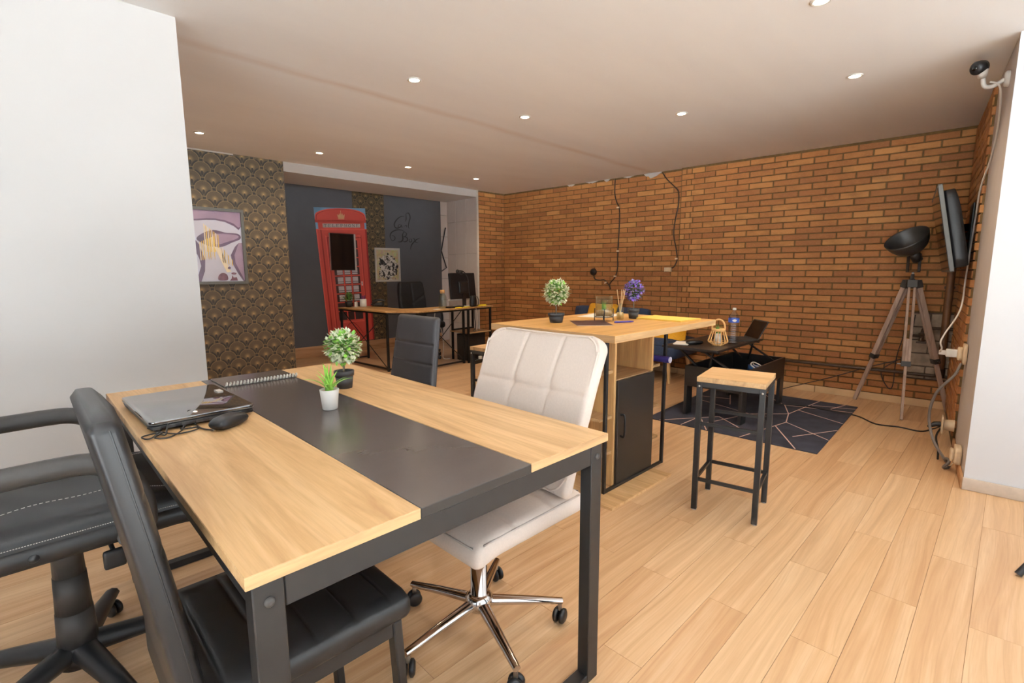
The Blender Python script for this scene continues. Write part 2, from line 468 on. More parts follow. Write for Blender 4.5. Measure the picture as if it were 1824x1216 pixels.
def tag(o, label, cat, group=None, kind=None):
    o['label'] = label; o['category'] = cat
    if group: o['group'] = group
    if kind: o['kind'] = kind
    return o
def root(name, loc, rz=0, label=None, cat=None, group=None, kind=None):
    o = bpy.data.objects.new(name, None); COL.objects.link(o); o.empty_display_size = 0.1
    o.location = loc; o.rotation_euler = (0, 0, rz)
    if label: tag(o, label, cat, group)
    if kind: o['kind'] = kind
    return o
def struct(o): o['kind'] = 'structure'; return o
def copy_tree(o, parent=None):
    c = o.copy(); COL.objects.link(c); c.parent = parent
    for ch in o.children: copy_tree(ch, c)
    return c
def smooth_path(pts, n=6, closed=False):
    """Catmull-Rom through the points"""
    P = [Vector(p) for p in pts]; out = []
    N = len(P)
    for i in range(N if closed else N - 1):
        if closed: a, b, c, d = P[i - 1], P[i], P[(i + 1) % N], P[(i + 2) % N]
        else: a, b, c, d = P[max(i - 1, 0)], P[i], P[i + 1], P[min(i + 2, N - 1)]
        for k in range(n):
            t = k / n
            out.append(0.5 * ((2 * b) + (c - a) * t + (2 * a - 5 * b + 4 * c - d) * t * t + (3 * b - a - 3 * c + d) * t ** 3))
    if not closed: out.append(P[-1])
    return out
def rrect(w, h, r, n=4):
    """outline of a rounded rectangle about the origin"""
    out = []
    for cx, cy, a0 in ((w / 2 - r, h / 2 - r, 0), (-w / 2 + r, h / 2 - r, 90), (-w / 2 + r, -h / 2 + r, 180), (w / 2 - r, -h / 2 + r, 270)):
        for k in range(n + 1):
            t = math.radians(a0 + 90 * k / n); out.append((cx + r * math.cos(t), cy + r * math.sin(t)))
    return out

# ------------------------------------------------------------------ the room
# floor: a dark bed with every plank of the near part its own board
PW, PL = 0.138, 0.94
floor = struct(MB().box(-2.0, 7.0, -2.7, 7.4, -0.06, -0.004).build('floor', 'plank_gap'))
pm = MB().box(-PL / 2 + .0006, PL / 2 - .0006, -PW / 2 + .0006, PW / 2 - .0006, -0.004, 0.0)
spots = []
for j in range(-20, 53):
    y = 0.135 + PW * (j + 0.5)
    off = 1.70 if j % 2 else 2.17
    for i in range(-5, 7):
        x = off + PL * (i + 0.5)
        if not (-2.0 < x - PL / 2 and x - PL / 2 < 5.9 and -2.6 < y < 7.3): continue
        fw = 0.697 * x + 0.703 * y; rt = 0.71 * x - 0.704 * y
        seen = fw > 0.35 and abs(rt) < fw * 1.12 + 0.5 and not (x < 0.3 and y > 2.85) and not (x > 5.75) and not (x > 3.9 and y < 0.05)
        spots.append(((0 if seen else 100) + math.hypot(x, y), x, y))
spots.sort()
p0 = None; rest = MB()
for k, (d, x, y) in enumerate(spots):
    if k < 295 and d < 100:
        if p0 is None: p0 = pm.build('plank', 'plank_wood', floor); o = p0
        else: o = p0.copy(); COL.objects.link(o)
        o.parent = floor; o.location = (x, y, 0)
    else:
        rest.box(x - PL / 2 + .0006, x + PL / 2 - .0006, y - PW / 2 + .0006, y + PW / 2 - .0006, -0.004, 0.0)
rest.build('planks_beyond', 'plank_wood', floor, kind='stuff')

struct(MB().box(-2.0, 6.2, -2.7, 5.55, CEIL, CEIL + 0.1).build('ceiling', 'ceiling_paint'))
struct(MB().box(2.08, 6.2, 6.21, 7.2, CEIL + 0.12, CEIL + 0.2).build('ceiling_alcove', 'ceiling_paint'))
# white partition on the camera's left, facing it
struct(MB().box(-2.0, 0.63, 2.80, 5.5, 0.0, CEIL).build('wall_left', 'white_wall'))
struct(MB().box(-2.0, 0.632, 2.788, 2.80, 0.0, 0.07).build('baseboard_left', 'skirt_paint'))
ws = MB(); ws.box(-2.1, -2.0, 0.9, 2.85, 0, CEIL); ws.box(-2.1, -2.0, -2.7, -2.2, 0, CEIL); ws.box(-2.1, -2.0, -2.2, 0.9, 2.18, CEIL); ws.box(-2.1, -2.0, -2.2, 0.9, 0, .12)
struct(ws.build('wall_side', 'white_wall'))
win = MB()
for y in (-2.18, -.65, .88): win.box(-2.08, -2.02, y - .03, y + .03, .12, 2.18)
win.box(-2.08, -2.02, -2.2, .9, .12, .18); win.box(-2.08, -2.02, -2.2, .9, 2.12, 2.18)
struct(win.build('window_2', 'window_frame'))
# shop front behind the camera
rear = MB(); rear.box(-2.0, -1.1, -2.7, -2.6, 0, CEIL); rear.box(3.2, 3.9, -2.7, -2.6, 0, CEIL); rear.box(-1.1, 3.2, -2.7, -2.6, 2.18, CEIL); rear.box(-1.1, 3.2, -2.7, -2.6, 0, 0.12)
struct(rear.build('wall_rear', 'white_wall'))
win = MB()
for x in (-1.08, 0.35, 1.77, 3.18): win.box(x - .03, x + .03, -2.68, -2.62, .12, 2.18)
win.box(-1.1, 3.2, -2.68, -2.62, .12, .18); win.box(-1.1, 3.2, -2.68, -2.62, 2.12, 2.18)
struct(win.build('window_1', 'window_frame'))

struct(MB().box(-2.2, 6.6, -2.75, 7.4, 2.5, 2.6).build('light_block_slab', 'white_wall'))  # unseen slab added above the rooms to stop sun and sky light leaking in
gm = MB(); gm.box(-16.0, 16.0, -16.0, -2.7, -.16, -.06); gm.box(-16.0, -2.1, -2.7, 14.0, -.16, -.06)
struct(gm.build('ground_outside', 'pavement'))
# wallpapered wall and the thick lintel over the alcove
struct(MB().box(0.5, 2.095, 5.5, 6.2, 0.0, CEIL).build('wall_wallpaper', ['fan_wallpaper']))
struct(MB().box(0.63, 1.62, 5.49, 5.5, CEIL - .012, CEIL).build('trim_1', 'white_wall'))
lint = MB().box(2.095, 4.77, 5.5, 6.2, 2.247, 2.5)
struct(lint.build('wall_lintel', 'white_wall'))
# alcove back wall: slate paint with a strip of the same wallpaper, bare tiles at its end
struct(MB().box(1.6, 5.235, 7.0, 7.12, 0.0, 2.5).build('wall_alcove', 'slate_paint'))
struct(MB().box(3.628, 4.152, 6.9985, 7.0, 0.15, 2.5).build('wall_alcove_strip', 'fan_wallpaper'))
struct(MB().box(1.6, 5.2, 6.985, 7.0, 0.0, 0.148).build('baseboard_alcove', 'base_oak', bevel=.004))
bt = struct(MB().box(5.235, 6.2, 7.03, 7.12, 0.0, 2.5).build('wall_alcove_end', 'panel_joint'))
for i in range(7):
    for j in range(3):
        MB().box(5.238 + j * .33, 5.562 + j * .33, 7.018, 7.03, i * .36 + .003, i * .36 + .357).build('tile', 'panel_white', bt, bevel=.002, seg=1)
struct(MB().box(1.5, 1.6, 6.2, 7.12, 0, 2.5).build('wall_alcove_left', 'slate_paint'))
struct(MB().box(6.1, 6.2, 6.2, 7.12, 0, 2.5).build('wall_alcove_right', 'panel_white'))
# jamb of white wall panels on the alcove's right
jam = struct(MB().box(4.772, 5.9, 5.56, 6.2, 0.0, CEIL).build('wall_jamb', 'panel_joint'))
for a, b in ((5.515, 5.757), (5.762, 5.99), (5.995, 6.2)):
    for z0, z1 in ((0.0, 0.42), (0.424, 0.95), (0.954, 1.46), (1.464, 1.93), (1.934, 2.247)):
        MB().box(4.758, 4.772, a, b, z0, z1).build('panel', 'panel_white', jam, bevel=.002, seg=1)
struct(MB().box(4.75, 4.778, 5.488, 5.515, 0.0, CEIL).build('trim_2', 'frame_white', bevel=.003))

# ---- brick walls: every brick stands proud of the dark joints
CH, BL, JT = 0.0595, 0.231, 0.0095
def brick_mesh(L, name='brick', d=0.03):
    mb = MB().box(-d, 0, -L / 2, L / 2, -(CH - JT) / 2, (CH - JT) / 2)
    return mb.build(name, 'brick_clay', bevel=.003, seg=1)
proto = {}
def put_brick(L, parent, loc, rz=0.0):
    key = round(L, 2)
    if key not in proto:
        proto[key] = brick_mesh(key); o = proto[key]
    else:
        o = proto[key].copy(); COL.objects.link(o)
    o.parent = parent; o.location = loc; o.rotation_euler = (random.uniform(-.006, .006), 0, rz + random.uniform(-.006, .006))
    return o
def course(s0, s1, row, start_half, half=None):
    """lengths of one course between s0 and s1"""
    out = []; s = s0
    first = BL * (0.5 if row % 2 else 1.0) if start_half else BL
    L = first
    while s < s1 - 0.03:
        e = min(s + L, s1)
        if s1 - e < 0.035: e = s1
        out.append((s + JT / 2, e - JT / 2)); s = e; L = BL
    return out
BASE = 0.066
def rows():
    r = 0; z = BASE
    while z < CEIL - 0.012:
        h = min(CH, CEIL - z); yield r, z, h; z += CH; r += 1
# main wall on the right: local x = away from the room, y = along the wall
WD1, WD2 = 5.60, 5.636       # face of the proud section, face of the set-back section
wr = root('wall_right', (0, 0, 0), TH, kind='structure')
mb = MB(); mb.box(WD1 + .005, WD1 + .3, -0.30, 2.415, 0, CEIL); mb.box(WD2 + .005, WD2 + .3, 2.415, 5.6, 0, CEIL)
mb.build('mortar', 'mortar_dark', wr)
patch = (-0.06, 0.262, 0.245, 0.83)
cand = []
for r, z, h in rows():
    for a, b in course(-0.045, 2.41, r, True):
        if r % 2 == 1 and b > 2.33: pass
        if z > patch[2] - .02 and z + h < patch[3] + .02:
            if b < patch[1] + .03: continue
            a = max(a, patch[1] + .005)
            if b - a < .03: continue
        # the quoin end of the section is closed with two quarter bricks every other course
        cand.append((a, b, z, h, 0))
    for a, b in course(2.40, 5.2, r + 1, True): cand.append((max(a, 2.418), b, z, h, 1))
def key(c): return (c[0] + c[1]) / 2 + (abs(c[2] - 1.4) * 0.15) + c[4] * 10
cand.sort(key=key)
far = MB(); nb = 0
for a, b, z, h, sec in cand:
    D = (WD1 if sec == 0 else WD2) + random.uniform(-.0025, .0025)
    pieces = [(a, b)]
    if sec == 0 and b > 2.40 and b - a > .15 and int((z - BASE) / CH + .5) % 2 == 1:
        m1 = b - .052; m2 = b - .112; pieces = [(a, m2 - JT / 2), (m2 + JT / 2, m1 - JT / 2), (m1 + JT / 2, b)]
    for a, b in pieces:
        if nb < 296 and h > CH * .9 and sec == 0:
            put_brick(b - a, wr, (D + .03, (a + b) / 2, z + CH / 2)); nb += 1
        else:
            if h < .02: continue
            zt = z + max(h - JT / 2, .01)
            far.box(D, D + .03, a, b, z + JT / 2, zt if zt - z > .02 else z + h)
far.build('bricks_beyond', 'brick_clay', wr, kind='stuff')
# grey block infill with the old gas valve
pb = MB().box(WD1 - .004, WD1 + .05, patch[0], patch[1], patch[2], patch[3]).build('infill', 'block_joint', wr)
zz = [0.25, 0.36, 0.475, 0.59, 0.705, 0.825]
for i in range(5):
    cuts = [patch[0] + .004, patch[0] + (.11 if i % 2 else .19), patch[1] - .004]
    for a, b in zip(cuts, cuts[1:]):
        MB().box(WD1 - .012, WD1, a + .003, b - .003, zz[i] + .004, zz[i + 1] - .004).build('block', 'grey_block', wr, bevel=.004, seg=1)
# plaster left over along the ceiling
for s, w, h in ((3.95, .12, .03), (3.62, .18, .02), (3.40, .08, .035), (2.78, .22, .07), (3.1, .14, .018)):
    pts = []
    for k in range(9):
        t = k / 8; pts.append((s - w / 2 + w * t, CEIL - h * (0.45 + 0.55 * random.random()) * math.sin(PI * (t * .9 + .05)) - .002))
    MB().prism([(s + w / 2, CEIL), (s - w / 2, CEIL)] + pts, WD2 - .004, WD2 + .01, plane='yz').build('plaster_patch', 'white_wall', wr)
# stone skirting along the wall
bs = root('baseboard_right', (0, 0, 0), TH, kind='structure')
s = -0.05; k = 0
while s < 5.1:
    L = (0.30, 0.36, 0.34, 0.41)[k % 4]; D = WD1 - .012 if s < 2.4 else WD2 - .012
    MB().box(D, D + .05, s + .0015, min(s + L, 5.15) - .0015, 0, 0.064).build('tile', 'beige_tile', bs, bevel=.002, seg=1); s += L; k += 1
# short brick wall right of the alcove
wb = root('wall_back', (0, 0, 0), 0, kind='structure')
MB().box(4.778, 5.5, 5.507, 5.58, 0, CEIL).build('mortar', 'mortar_dark', wb)
for r, z, h in rows():
    for a, b in course(4.782, 5.30, r, True):
        L = b - a
        if h > CH * .9: put_brick(L, wb, ((a + b) / 2, 5.50, z + CH / 2), -PI / 2)
MB().box(4.778, 5.32, 5.49, 5.51, 0, .064).build('tile', 'beige_tile', wb)
# return wall on the far right: plaster, then brick, meeting the white pier
ret = root('wall_return', (3.594, 0.094, 0), RT, kind='structure')
MB().box(0.02, 2.3, -0.5, -0.001, 0, CEIL).build('plaster', 'plaster_reveal', ret)
MB().box(0.84, 2.06, -0.01, 0.011, 0, CEIL).build('mortar', 'mortar_dark', ret)
for r, z, h in rows():
    for a, b in course(0.835, 2.03, r, True):
        if h > CH * .9: put_brick(b - a, ret, ((a + b) / 2, 0.020 + random.uniform(-.002, .002), z + CH / 2), PI / 2)
pier = root('wall_pier', (3.594, 0.094, 0), TH, kind='structure')
MB().box(0.0, 0.35, -3.0, 0.0, 0, CEIL).build('plaster', 'pier_wall', pier)
struct(MB().box(-0.012, 0.0, -3.0, 0.004, 0, 0.067).build('baseboard_pier', 'skirt_paint', loc=(3.594, 0.094, 0), rot=(0, 0, TH), bevel=.003))
struct(MB().box(0.0, 0.83, 0.0, 0.012, 0, 0.067).build('baseboard_return', 'base_oak', loc=(3.594, 0.094, 0), rot=(0, 0, RT), bevel=.003))

# ------------------------------------------------------------------ work table (near)
TX0, TX1, TY0, TY1, TZ = 0.192, 1.125, 0.755, 2.352, 0.75
t = root('work_table', (0, 0, 0), 0, 'oak and black work table with black steel frame and closed laptop on it', 'table')
for nm, a, b, m1, m2 in (('top_board', TX0, 0.503, 'oak_top', 'oak_edge'), ('center_board', 0.503, 0.812, 'black_board', 'black_lam'), ('top_board', 0.812, TX1, 'oak_top', 'oak_edge')):
    mb = MB(); z0, z1 = TZ - .022, TZ
    if nm == 'center_board': z0, z1 = TZ - .0225, TZ - .0005
    mb.box(a + .0005, b - .0005, TY0, TY1, z0, z1)
    mb.m = [1, 1, 1, 1, 1, 0] if False else mb.m
    o = mb.build(nm, [m1, m2], t, bevel=.0012, seg=1)
    for p in o.data.polygons:
        if p.normal.z < 0.9: p.material_index = 1
IN = 0.012; LW, LT = 0.055, 0.028
def loop_leg(y, name='leg_loop'):
    mb = MB(); x0, x1 = TX0 + IN, TX1 - IN; yb = (y, y + .038); VX = .048
    mb.box(x0, x0 + VX, yb[0], yb[1], 0, TZ - .023); mb.box(x1 - VX, x1, yb[0], yb[1], 0, TZ - .023)
    mb.box(x0 + VX, x1 - VX, yb[0], yb[1], 0, LT)
    return mb.build(name, 'black_metal', t, bevel=.002, seg=1)
loop_leg(TY0 + IN); loop_leg(TY1 - IN - .038)
for y in (TY0 + IN + .002, TY1 - IN - .024):
    MB().box(TX0 + IN + .0485, TX1 - IN - .0485, y, y + .02, TZ - .082, TZ - .023).build('apron', 'black_metal', t, bevel=.002, seg=1)
for x in (TX0 + IN + .002, TX1 - IN - .024):
    MB().box(x, x + .022, TY0 + IN + .038, TY1 - IN - .038, TZ - .072, TZ - .023).build('side_rail', 'black_metal', t, bevel=.002, seg=1)
for x in (TX0 + IN + .024, TX1 - IN - .024):
    mb = MB(); mb.lathe([(0, -.006), (.006, -.006), (.0085, -.003), (.0085, 0)], (x, TY0 + IN, .690), 14, axis=(0, 1, 0)); mb.disc((x, TY0 + IN - .0062, .690), .003, 6, 1, (0, -1, 0))
    mb.build('bolt', ['grey_plastic', 'ink'], t)

# closed laptop
lp = root('laptop', (0.352, 1.868, TZ), 0.03, 'closed glossy black laptop lying on the work table', 'laptop')
MB().soft((0, 0, .014), (.272, .415, .020), .009, (8, 10, 3)).build('base', 'black_plastic', lp)
n = NT('lid_gloss'); n.col(srgb(34, 30, 36)); n.set(0.05, 0, IOR=2.2, Coat_Weight=1.0, Coat_IOR=2.0, Coat_Roughness=0.03); M['lid_gloss'] = n.m
MB().prism(rrect(.276, .42, .016), .0245, .0335).build('lid', 'lid_gloss', lp, bevel=.002, seg=2)
MB().prism(rrect(.277, .421, .016), .0235, .0248).build('lid_trim', 'steel', lp)
MB().box(.11, .128, .06, .10, .0335, .0338).build('sticker', 'frame_white', lp)
mb = MB()
for i in range(7): mb.box(-.13 + i * .035, -.112 + i * .035, -.2085, -.2065, .009, .017)
mb.build('port', 'grey_plastic', lp)
# mouse and its tangled lead
ms = root('computer_mouse', (0.400, 1.582, TZ), math.radians(34), 'black computer mouse beside the closed laptop', 'mouse')
def mouse_fn(p, hx, hy, hz):
    t = p.x / hx
    w = 1 - .10 * t * t - .06 * (1 - abs(t)); hgt = 1 - .38 * max(t, 0) ** 2 - .25 * max(-t, 0) ** 2
    return Vector((p.x, p.y * w, p.z * hgt + (hgt - 1) * hz * .5 * (1 if p.z > 0 else 0)))
MB().soft((0, 0, .0185), (.112, .064, .037), .018, (10, 8, 5), mouse_fn).build('body', 'black_plastic', ms)
MB().cyl((.028, 0, .028), (.045, 0, .023), .0035, n=8).build('scroll_wheel', 'grey_plastic', ms)
pts = [(.352, 1.555, .006), (.335, 1.60, .004), (.33, 1.65, .006), (.325, 1.70, .012), (.335, 1.725, .03), (.325, 1.715, .032), (.318, 1.67, .012), (.29, 1.64, .004), (.33, 1.625, .004), (.315, 1.60, .004), (.27, 1.60, .004), (.235, 1.66, .006), (.222, 1.70, .008),
       (.235, 1.655, .006), (.248, 1.61, .004), (.262, 1.65, .02), (.285, 1.69, .014), (.30, 1.645, .006), (.262, 1.585, .004), (.235, 1.58, .004), (.222, 1.60, .005), (.245, 1.63, .008), (.20, 1.635, .004), (.205, 1.60, .004), (.225, 1.615, .005), (.268, 1.69, .015)]
tag(MB().tube(smooth_path([(x, y, z + TZ) for x, y, z in pts], 6), .0022, 6).build('mouse_cable', 'black_cable'), 'thin black mouse cable tangled in front of the laptop', 'cable')
# spiral-bound book at the far end of the table
nb_ = root('spiral_notebook', (0.678, 2.236, TZ), 0, 'dark spiral-bound notebook lying at the far end of the work table', 'notebook')
MB().box(-.14, .14, -.085, .108, .0003, .003).build('pages', 'paper', nb_)
MB().box(-.142, .142, -.09, .11, .003, .004).build('cover', 'black_board', nb_, bevel=.0004, seg=1)
mb = MB()
for i in range(22):
    x = -.134 + i * .0128
    mb.tube([(x + .002 * math.sin(a), -.094 + .0075 * math.cos(a), .0102 + .0075 * math.sin(a)) for a in [k * PI / 5 for k in range(10)]], .0024, 5, closed=True)
mb.build('spiral', 'white_plastic', nb_, kind='stuff')

# ------------------------------------------------------------------ potted plants
def leaf(mb, c, d, L, w, mat, up=None, fold=.25):
    """one small pointed leaf from c along d"""
    d = Vector(d).normalized(); a = d.cross(Vector((0, 0, 1)) if abs(d.z) < .95 else Vector((1, 0, 0))).normalized(); b = a.cross(d)
    c = Vector(c); m = c + d * L * .5 + b * (-w * fold)
    mb.add([c, c + d * L * .45 + a * w, c + d * L, c + d * L * .45 - a * w, m], [(0, 1, 4), (1, 2, 4), (2, 3, 4), (3, 0, 4)], mat, True)
def topiary(loc, label, s, ball_z, ball_r, pot_h, pot_r, mats, weights, n=620, seed=3):
    rnd = random.Random(seed)
    r = root('potted_topiary', loc, rnd.uniform(0, 3), label, 'plant')
    mb = MB(); mb.lathe([(0, 0), (pot_r * .76, 0), (pot_r * .92, pot_h * .70), (pot_r * .92, pot_h * .70), (pot_r, pot_h * .72), (pot_r * 1.03, pot_h), (pot_r * .93, pot_h), (pot_r * .90, pot_h * .86)], n=28)
    mb.build('pot', 'black_pot', r)
    MB().disc((0, 0, pot_h * .87), pot_r * .92).build('soil', 'soil', r)
    MB().tube([(0, 0, pot_h * .8), (.002, .001, (pot_h + ball_z) / 2), (0, 0, ball_z)], s * .0042, 8).build('stem', 'stem_brown', r)
    mb = MB()
    for i in range(n):
        z = rnd.uniform(-1, 1); a = rnd.uniform(0, 2 * PI); q = math.sqrt(1 - z * z); d = Vector((q * math.cos(a), q * math.sin(a), z))
        rr = ball_r * rnd.uniform(.45, .88)
        k = rnd.choices(range(len(mats)), weights)[0]
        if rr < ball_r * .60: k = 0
        jit = Vector((rnd.uniform(-1, 1), rnd.uniform(-1, 1), rnd.uniform(-1, 1))) * .75
        leaf(mb, Vector((0, 0, ball_z)) + d * rr, d + jit, ball_r * rnd.uniform(.18, .30), ball_r * rnd.uniform(.075, .12), k)
    mb.build('foliage', mats, r, kind='stuff')
    return r
topiary((0.868, 1.805, TZ), 'small ball topiary with cream-tipped leaves in black pot on work table', .95, .163, .072, .068, .037, ['leaf_mid', 'leaf_pale', 'leaf_bright'], [1, 9, 3], 1250, 3)
topiary((2.225, 1.875, .90), 'ball topiary with whitish leaves in black pot on high table', 1.0, .178, .080, .055, .048, ['leaf_mid', 'leaf_pale', 'leaf_bright'], [1, 10, 2], 1200, 5)
topiary((2.748, 1.68, .90), 'violet ball topiary in black pot on high table', .8, .178, .068, .064, .036, ['leaf_dark', 'leaf_violet', 'leaf_plum'], [2, 5, 3], 950, 8)
def blade(mb, base, az, lean, L, w, mat=0, n=6):
    """long tapering succulent blade that bends outwards"""
    o = Vector((math.cos(az), math.sin(az), 0)); sd = Vector((-math.sin(az), math.cos(az), 0)); vs = []
    for i in range(n + 1):
        t = i / n; ang = lean * (0.35 + 0.65 * t)
        p = Vector(base) + o * (L * t * math.sin(ang)) + Vector((0, 0, L * t * math.cos(ang)))
        ww = w * (1 - t) ** .8 * (0.75 + 0.9 * t * (1 - t)); nrm = Vector((-math.cos(ang) * o.x, -math.cos(ang) * o.y, math.sin(ang)))
        vs += [p - sd * ww, p - nrm * ww * .5, p + sd * ww, p + nrm * ww * .15]
    fs = [(i * 4 + k, i * 4 + (k + 1) % 4, i * 4 + 4 + (k + 1) % 4, i * 4 + 4 + k) for i in range(n) for k in range(4)]
    mb.add(vs, fs, mat, True)
al = root('potted_aloe', (0.692, 1.552, TZ), 0.4, 'little green aloe in small white pot on black strip of table', 'plant')
MB().lathe([(0, 0), (.022, 0), (.024, .002), (.0305, .066), (.028, .067), (.0268, .058)], n=28).build('pot', 'white_pot', al)
MB().disc((0, 0, .059), .0272).build('soil', 'pebble', al)
rnd = random.Random(4)
for i in range(13):
    mb = MB(); blade(mb, (rnd.uniform(-.006, .006), rnd.uniform(-.006, .006), .056), i * 2.4, [0.15, 1.0, .5, .9, .3, 1.15, .65][i % 7], [.098, .095, .092, .082, .102, .090, .076][i % 7], .0095 if i % 3 else .012)
    mb.build('leaf', 'leaf_bright', al)

# ------------------------------------------------------------------ dining chairs (near one under the table, a second across it)
def side_chair(name, loc, rz, label, leather_m, stripes):
    r = root(name, loc, rz, label, 'chair', 'black side chairs at the work table')
    SH = .485
    def seat_fn(p, hx, hy, hz):
        if p.z > 0:
            for k in range(-2, 3):
                p.z -= .006 * math.exp(-abs(p.x - k * .082) / .004) * (1 if abs(p.y) < hy * .93 else 0)
            p.z += .006 * (1 - (p.x / hx) ** 2) * (1 - (p.y / hy) ** 2)
        return p
    MB().soft((.005, 0, SH - .03), (.43, .405, .06), .022, (110, 10, 4), seat_fn).build('seat', leather_m, r)
    # backrest: leaning panel with horizontal seams
    H0, H1 = SH - .10, .965; n = 120; w0, w1 = .40, .335; th = .042
    vs = []; fs = []
    prof = []
    for i in range(n + 1):
        t = i / n; z = H0 + (H1 - H0) * t
        xx = -.200 - .085 * max(0, (t - .12)) ** 1.15
        w = (w0 + (w1 - w0) * t) / 2
        g = 0.0
        for s in stripes: g += math.exp(-((z - s) / .005) ** 2)
        prof.append((xx, z, w, g))
    m = 36
    for xx, z, w, g in prof:
        for k in range(m):
            a = 2 * PI * k / m; ca, sa = math.cos(a), math.sin(a)
            px = th / 2 * math.copysign(abs(ca) ** .38, ca); py = w * math.copysign(abs(sa) ** .16, sa)
            px -= .007 * g * (1 if ca > 0.2 and abs(py) < w * .97 else 0); px += .008 * (1 - (py / w) ** 2) * (1 if ca > .2 else 0)
            vs.append((xx + px, py, z))
    for i in range(n):
        for k in range(m): fs.append((i * m + k, i * m + (k + 1) % m, (i + 1) * m + (k + 1) % m, (i + 1) * m + k))
    mb = MB(); mb.add(vs, fs, 0, True)
    x1, z1, w_, _ = prof[-1]
    cap = [(x1, z1 + .016, 0)]
    top = [Vector(p) for p in vs[-m:]]; up = [Vector((x1 + (p.x - x1) * .62, p.y * .95, z1 + .012)) for p in top]
    mb.add(top + up, [(k, (k + 1) % m, m + (k + 1) % m, m + k) for k in range(m)] + [tuple(range(m, 2 * m))], 0, True)
    mb.add(vs[:m], [tuple(range(m - 1, -1, -1))], 0)
    mb.build('backrest', leather_m, r, fix=True)
    for sgn in (-1, 1):
        MB().tube([(p[0] + .006, sgn * (p[2] - .0005), p[1]) for p in prof[8::4]], .0016, 5).build('seam', 'black_plastic', r)
    for sx in (-1, 1):
        for sy in (-1, 1):
            mb = MB(); mb.bar((sx * .185, sy * .172, SH - .06), (sx * .205, sy * .178, 0), .032, .022, up=(1, 0, 0))
            mb.build('leg', 'black_metal', r, bevel=.003, seg=1)
    for sy in (-1, 1): MB().box(-.19, .19, sy * .172 - .011, sy * .172 + .011, SH - .098, SH - .058).build('rail', 'black_metal', r, bevel=.002, seg=1)
    MB().box(.176, .198, -.17, .17, SH - .098, SH - .058).build('rail', 'black_metal', r, bevel=.002, seg=1)
    for sy in (-1, 1):
        MB().lathe([(0, .004), (.006, .003), (.007, 0)], (.187, sy * .184, SH - .085), 10, axis=(0, sy, 0)).build('bolt', 'steel', r)
    return r
ST = [.56, .655, .75, .845]
side_chair('dining_chair', (0.342, 1.085, 0), 0.0, 'black padded dining chair pushed under the near end of work table', 'black_leather', ST)
side_chair('dining_chair', (1.15, 2.105, 0), PI, 'black dining chair with stitched back across the table, seen from front', 'grey_leather', ST)

# ------------------------------------------------------------------ office chairs
def star_base(r, angs, rad, z_hub, mat, arm_r, caster=True, droop=.03, wheel_m='black_plastic', n=8, flat=.8):
    for a in angs:
        a = math.radians(a); c, s_ = math.cos(a), math.sin(a)
        MB().tube([(c * .03, s_ * .03, z_hub), (c * rad * .55, s_ * rad * .55, z_hub - droop * .45), (c * rad, s_ * rad, z_hub - droop)], [arm_r * 1.25, arm_r, arm_r * .72], n, flat=flat).build('base_arm', mat, r)
        zb = z_hub - droop
        st = MB().cyl((c * (rad - .008), s_ * (rad - .008), zb - .002), (c * (rad - .008), s_ * (rad - .008), .045), .007, n=8).build('caster', 'steel' if mat == 'chrome' else 'black_plastic', r)
        ta = a + .9; ux, uy = math.cos(ta), math.sin(ta)
        for sg in (-1, 1):
            cc = Vector((c * (rad - .008), s_ * (rad - .008), .0255)); ax = Vector((-uy, ux, 0))
            mb = MB(); mb.lathe([(0, -.009), (.018, -.009), (.0252, -.004), (.0252, .004), (.018, .009), (0, .009)], cc + ax * (sg * .0115), 18, axis=ax)
            mb.build('wheel', wheel_m, st)
def arc_pts(p0, p1, p2, n=8):
    return [(Vector(p0) * (1 - t) ** 2 + Vector(p1) * 2 * t * (1 - t) + Vector(p2) * t * t) for t in [k / n for k in range(n + 1)]]

# white fabric task chair
wc = root('office_chair', (0.99, 1.16, 0), 0, 'white tufted fabric office chair on chrome five-star base', 'chair')
star_base(wc, (35, 107, 179, 251, 323), .285, .108, 'chrome', .017, n=12)
mb = MB(); mb.lathe([(0, .085), (.038, .085), (.046, .10), (.046, .125), (.034, .138), (.0275, .14), (.0275, .285), (0, .285)], n=24); mb.build('column', 'chrome', wc)
MB().lathe([(.029, .283), (.033, .286), (.033, .302), (.016, .304)], n=20).build('collar', 'black_plastic', wc)
MB().cyl((0, 0, .30), (0, 0, .40), .014, n=16).build('gas_rod', 'chrome', wc)
MB().box(-.10, .10, -.08, .08, .395, .412).build('seat_plate', 'black_metal', wc)
def wseat(p, hx, hy, hz):
    if p.z > 0:
        for k in (-1, 1):
            p.z -= .008 * math.exp(-((p.x - k * .085) / .010) ** 2) + .008 * math.exp(-((p.y - k * .08) / .010) ** 2)
        p.z += .016 * (1 - (p.x / hx) ** 2) * (1 - (p.y / hy) ** 2)
    t = max(0, -p.x / hx - .55); p.z -= .10 * t * t
    return p
MB().soft((.03, 0, .448), (.47, .475, .072), .03, (44, 44, 5), wseat).build('seat', 'cream_fabric', wc)
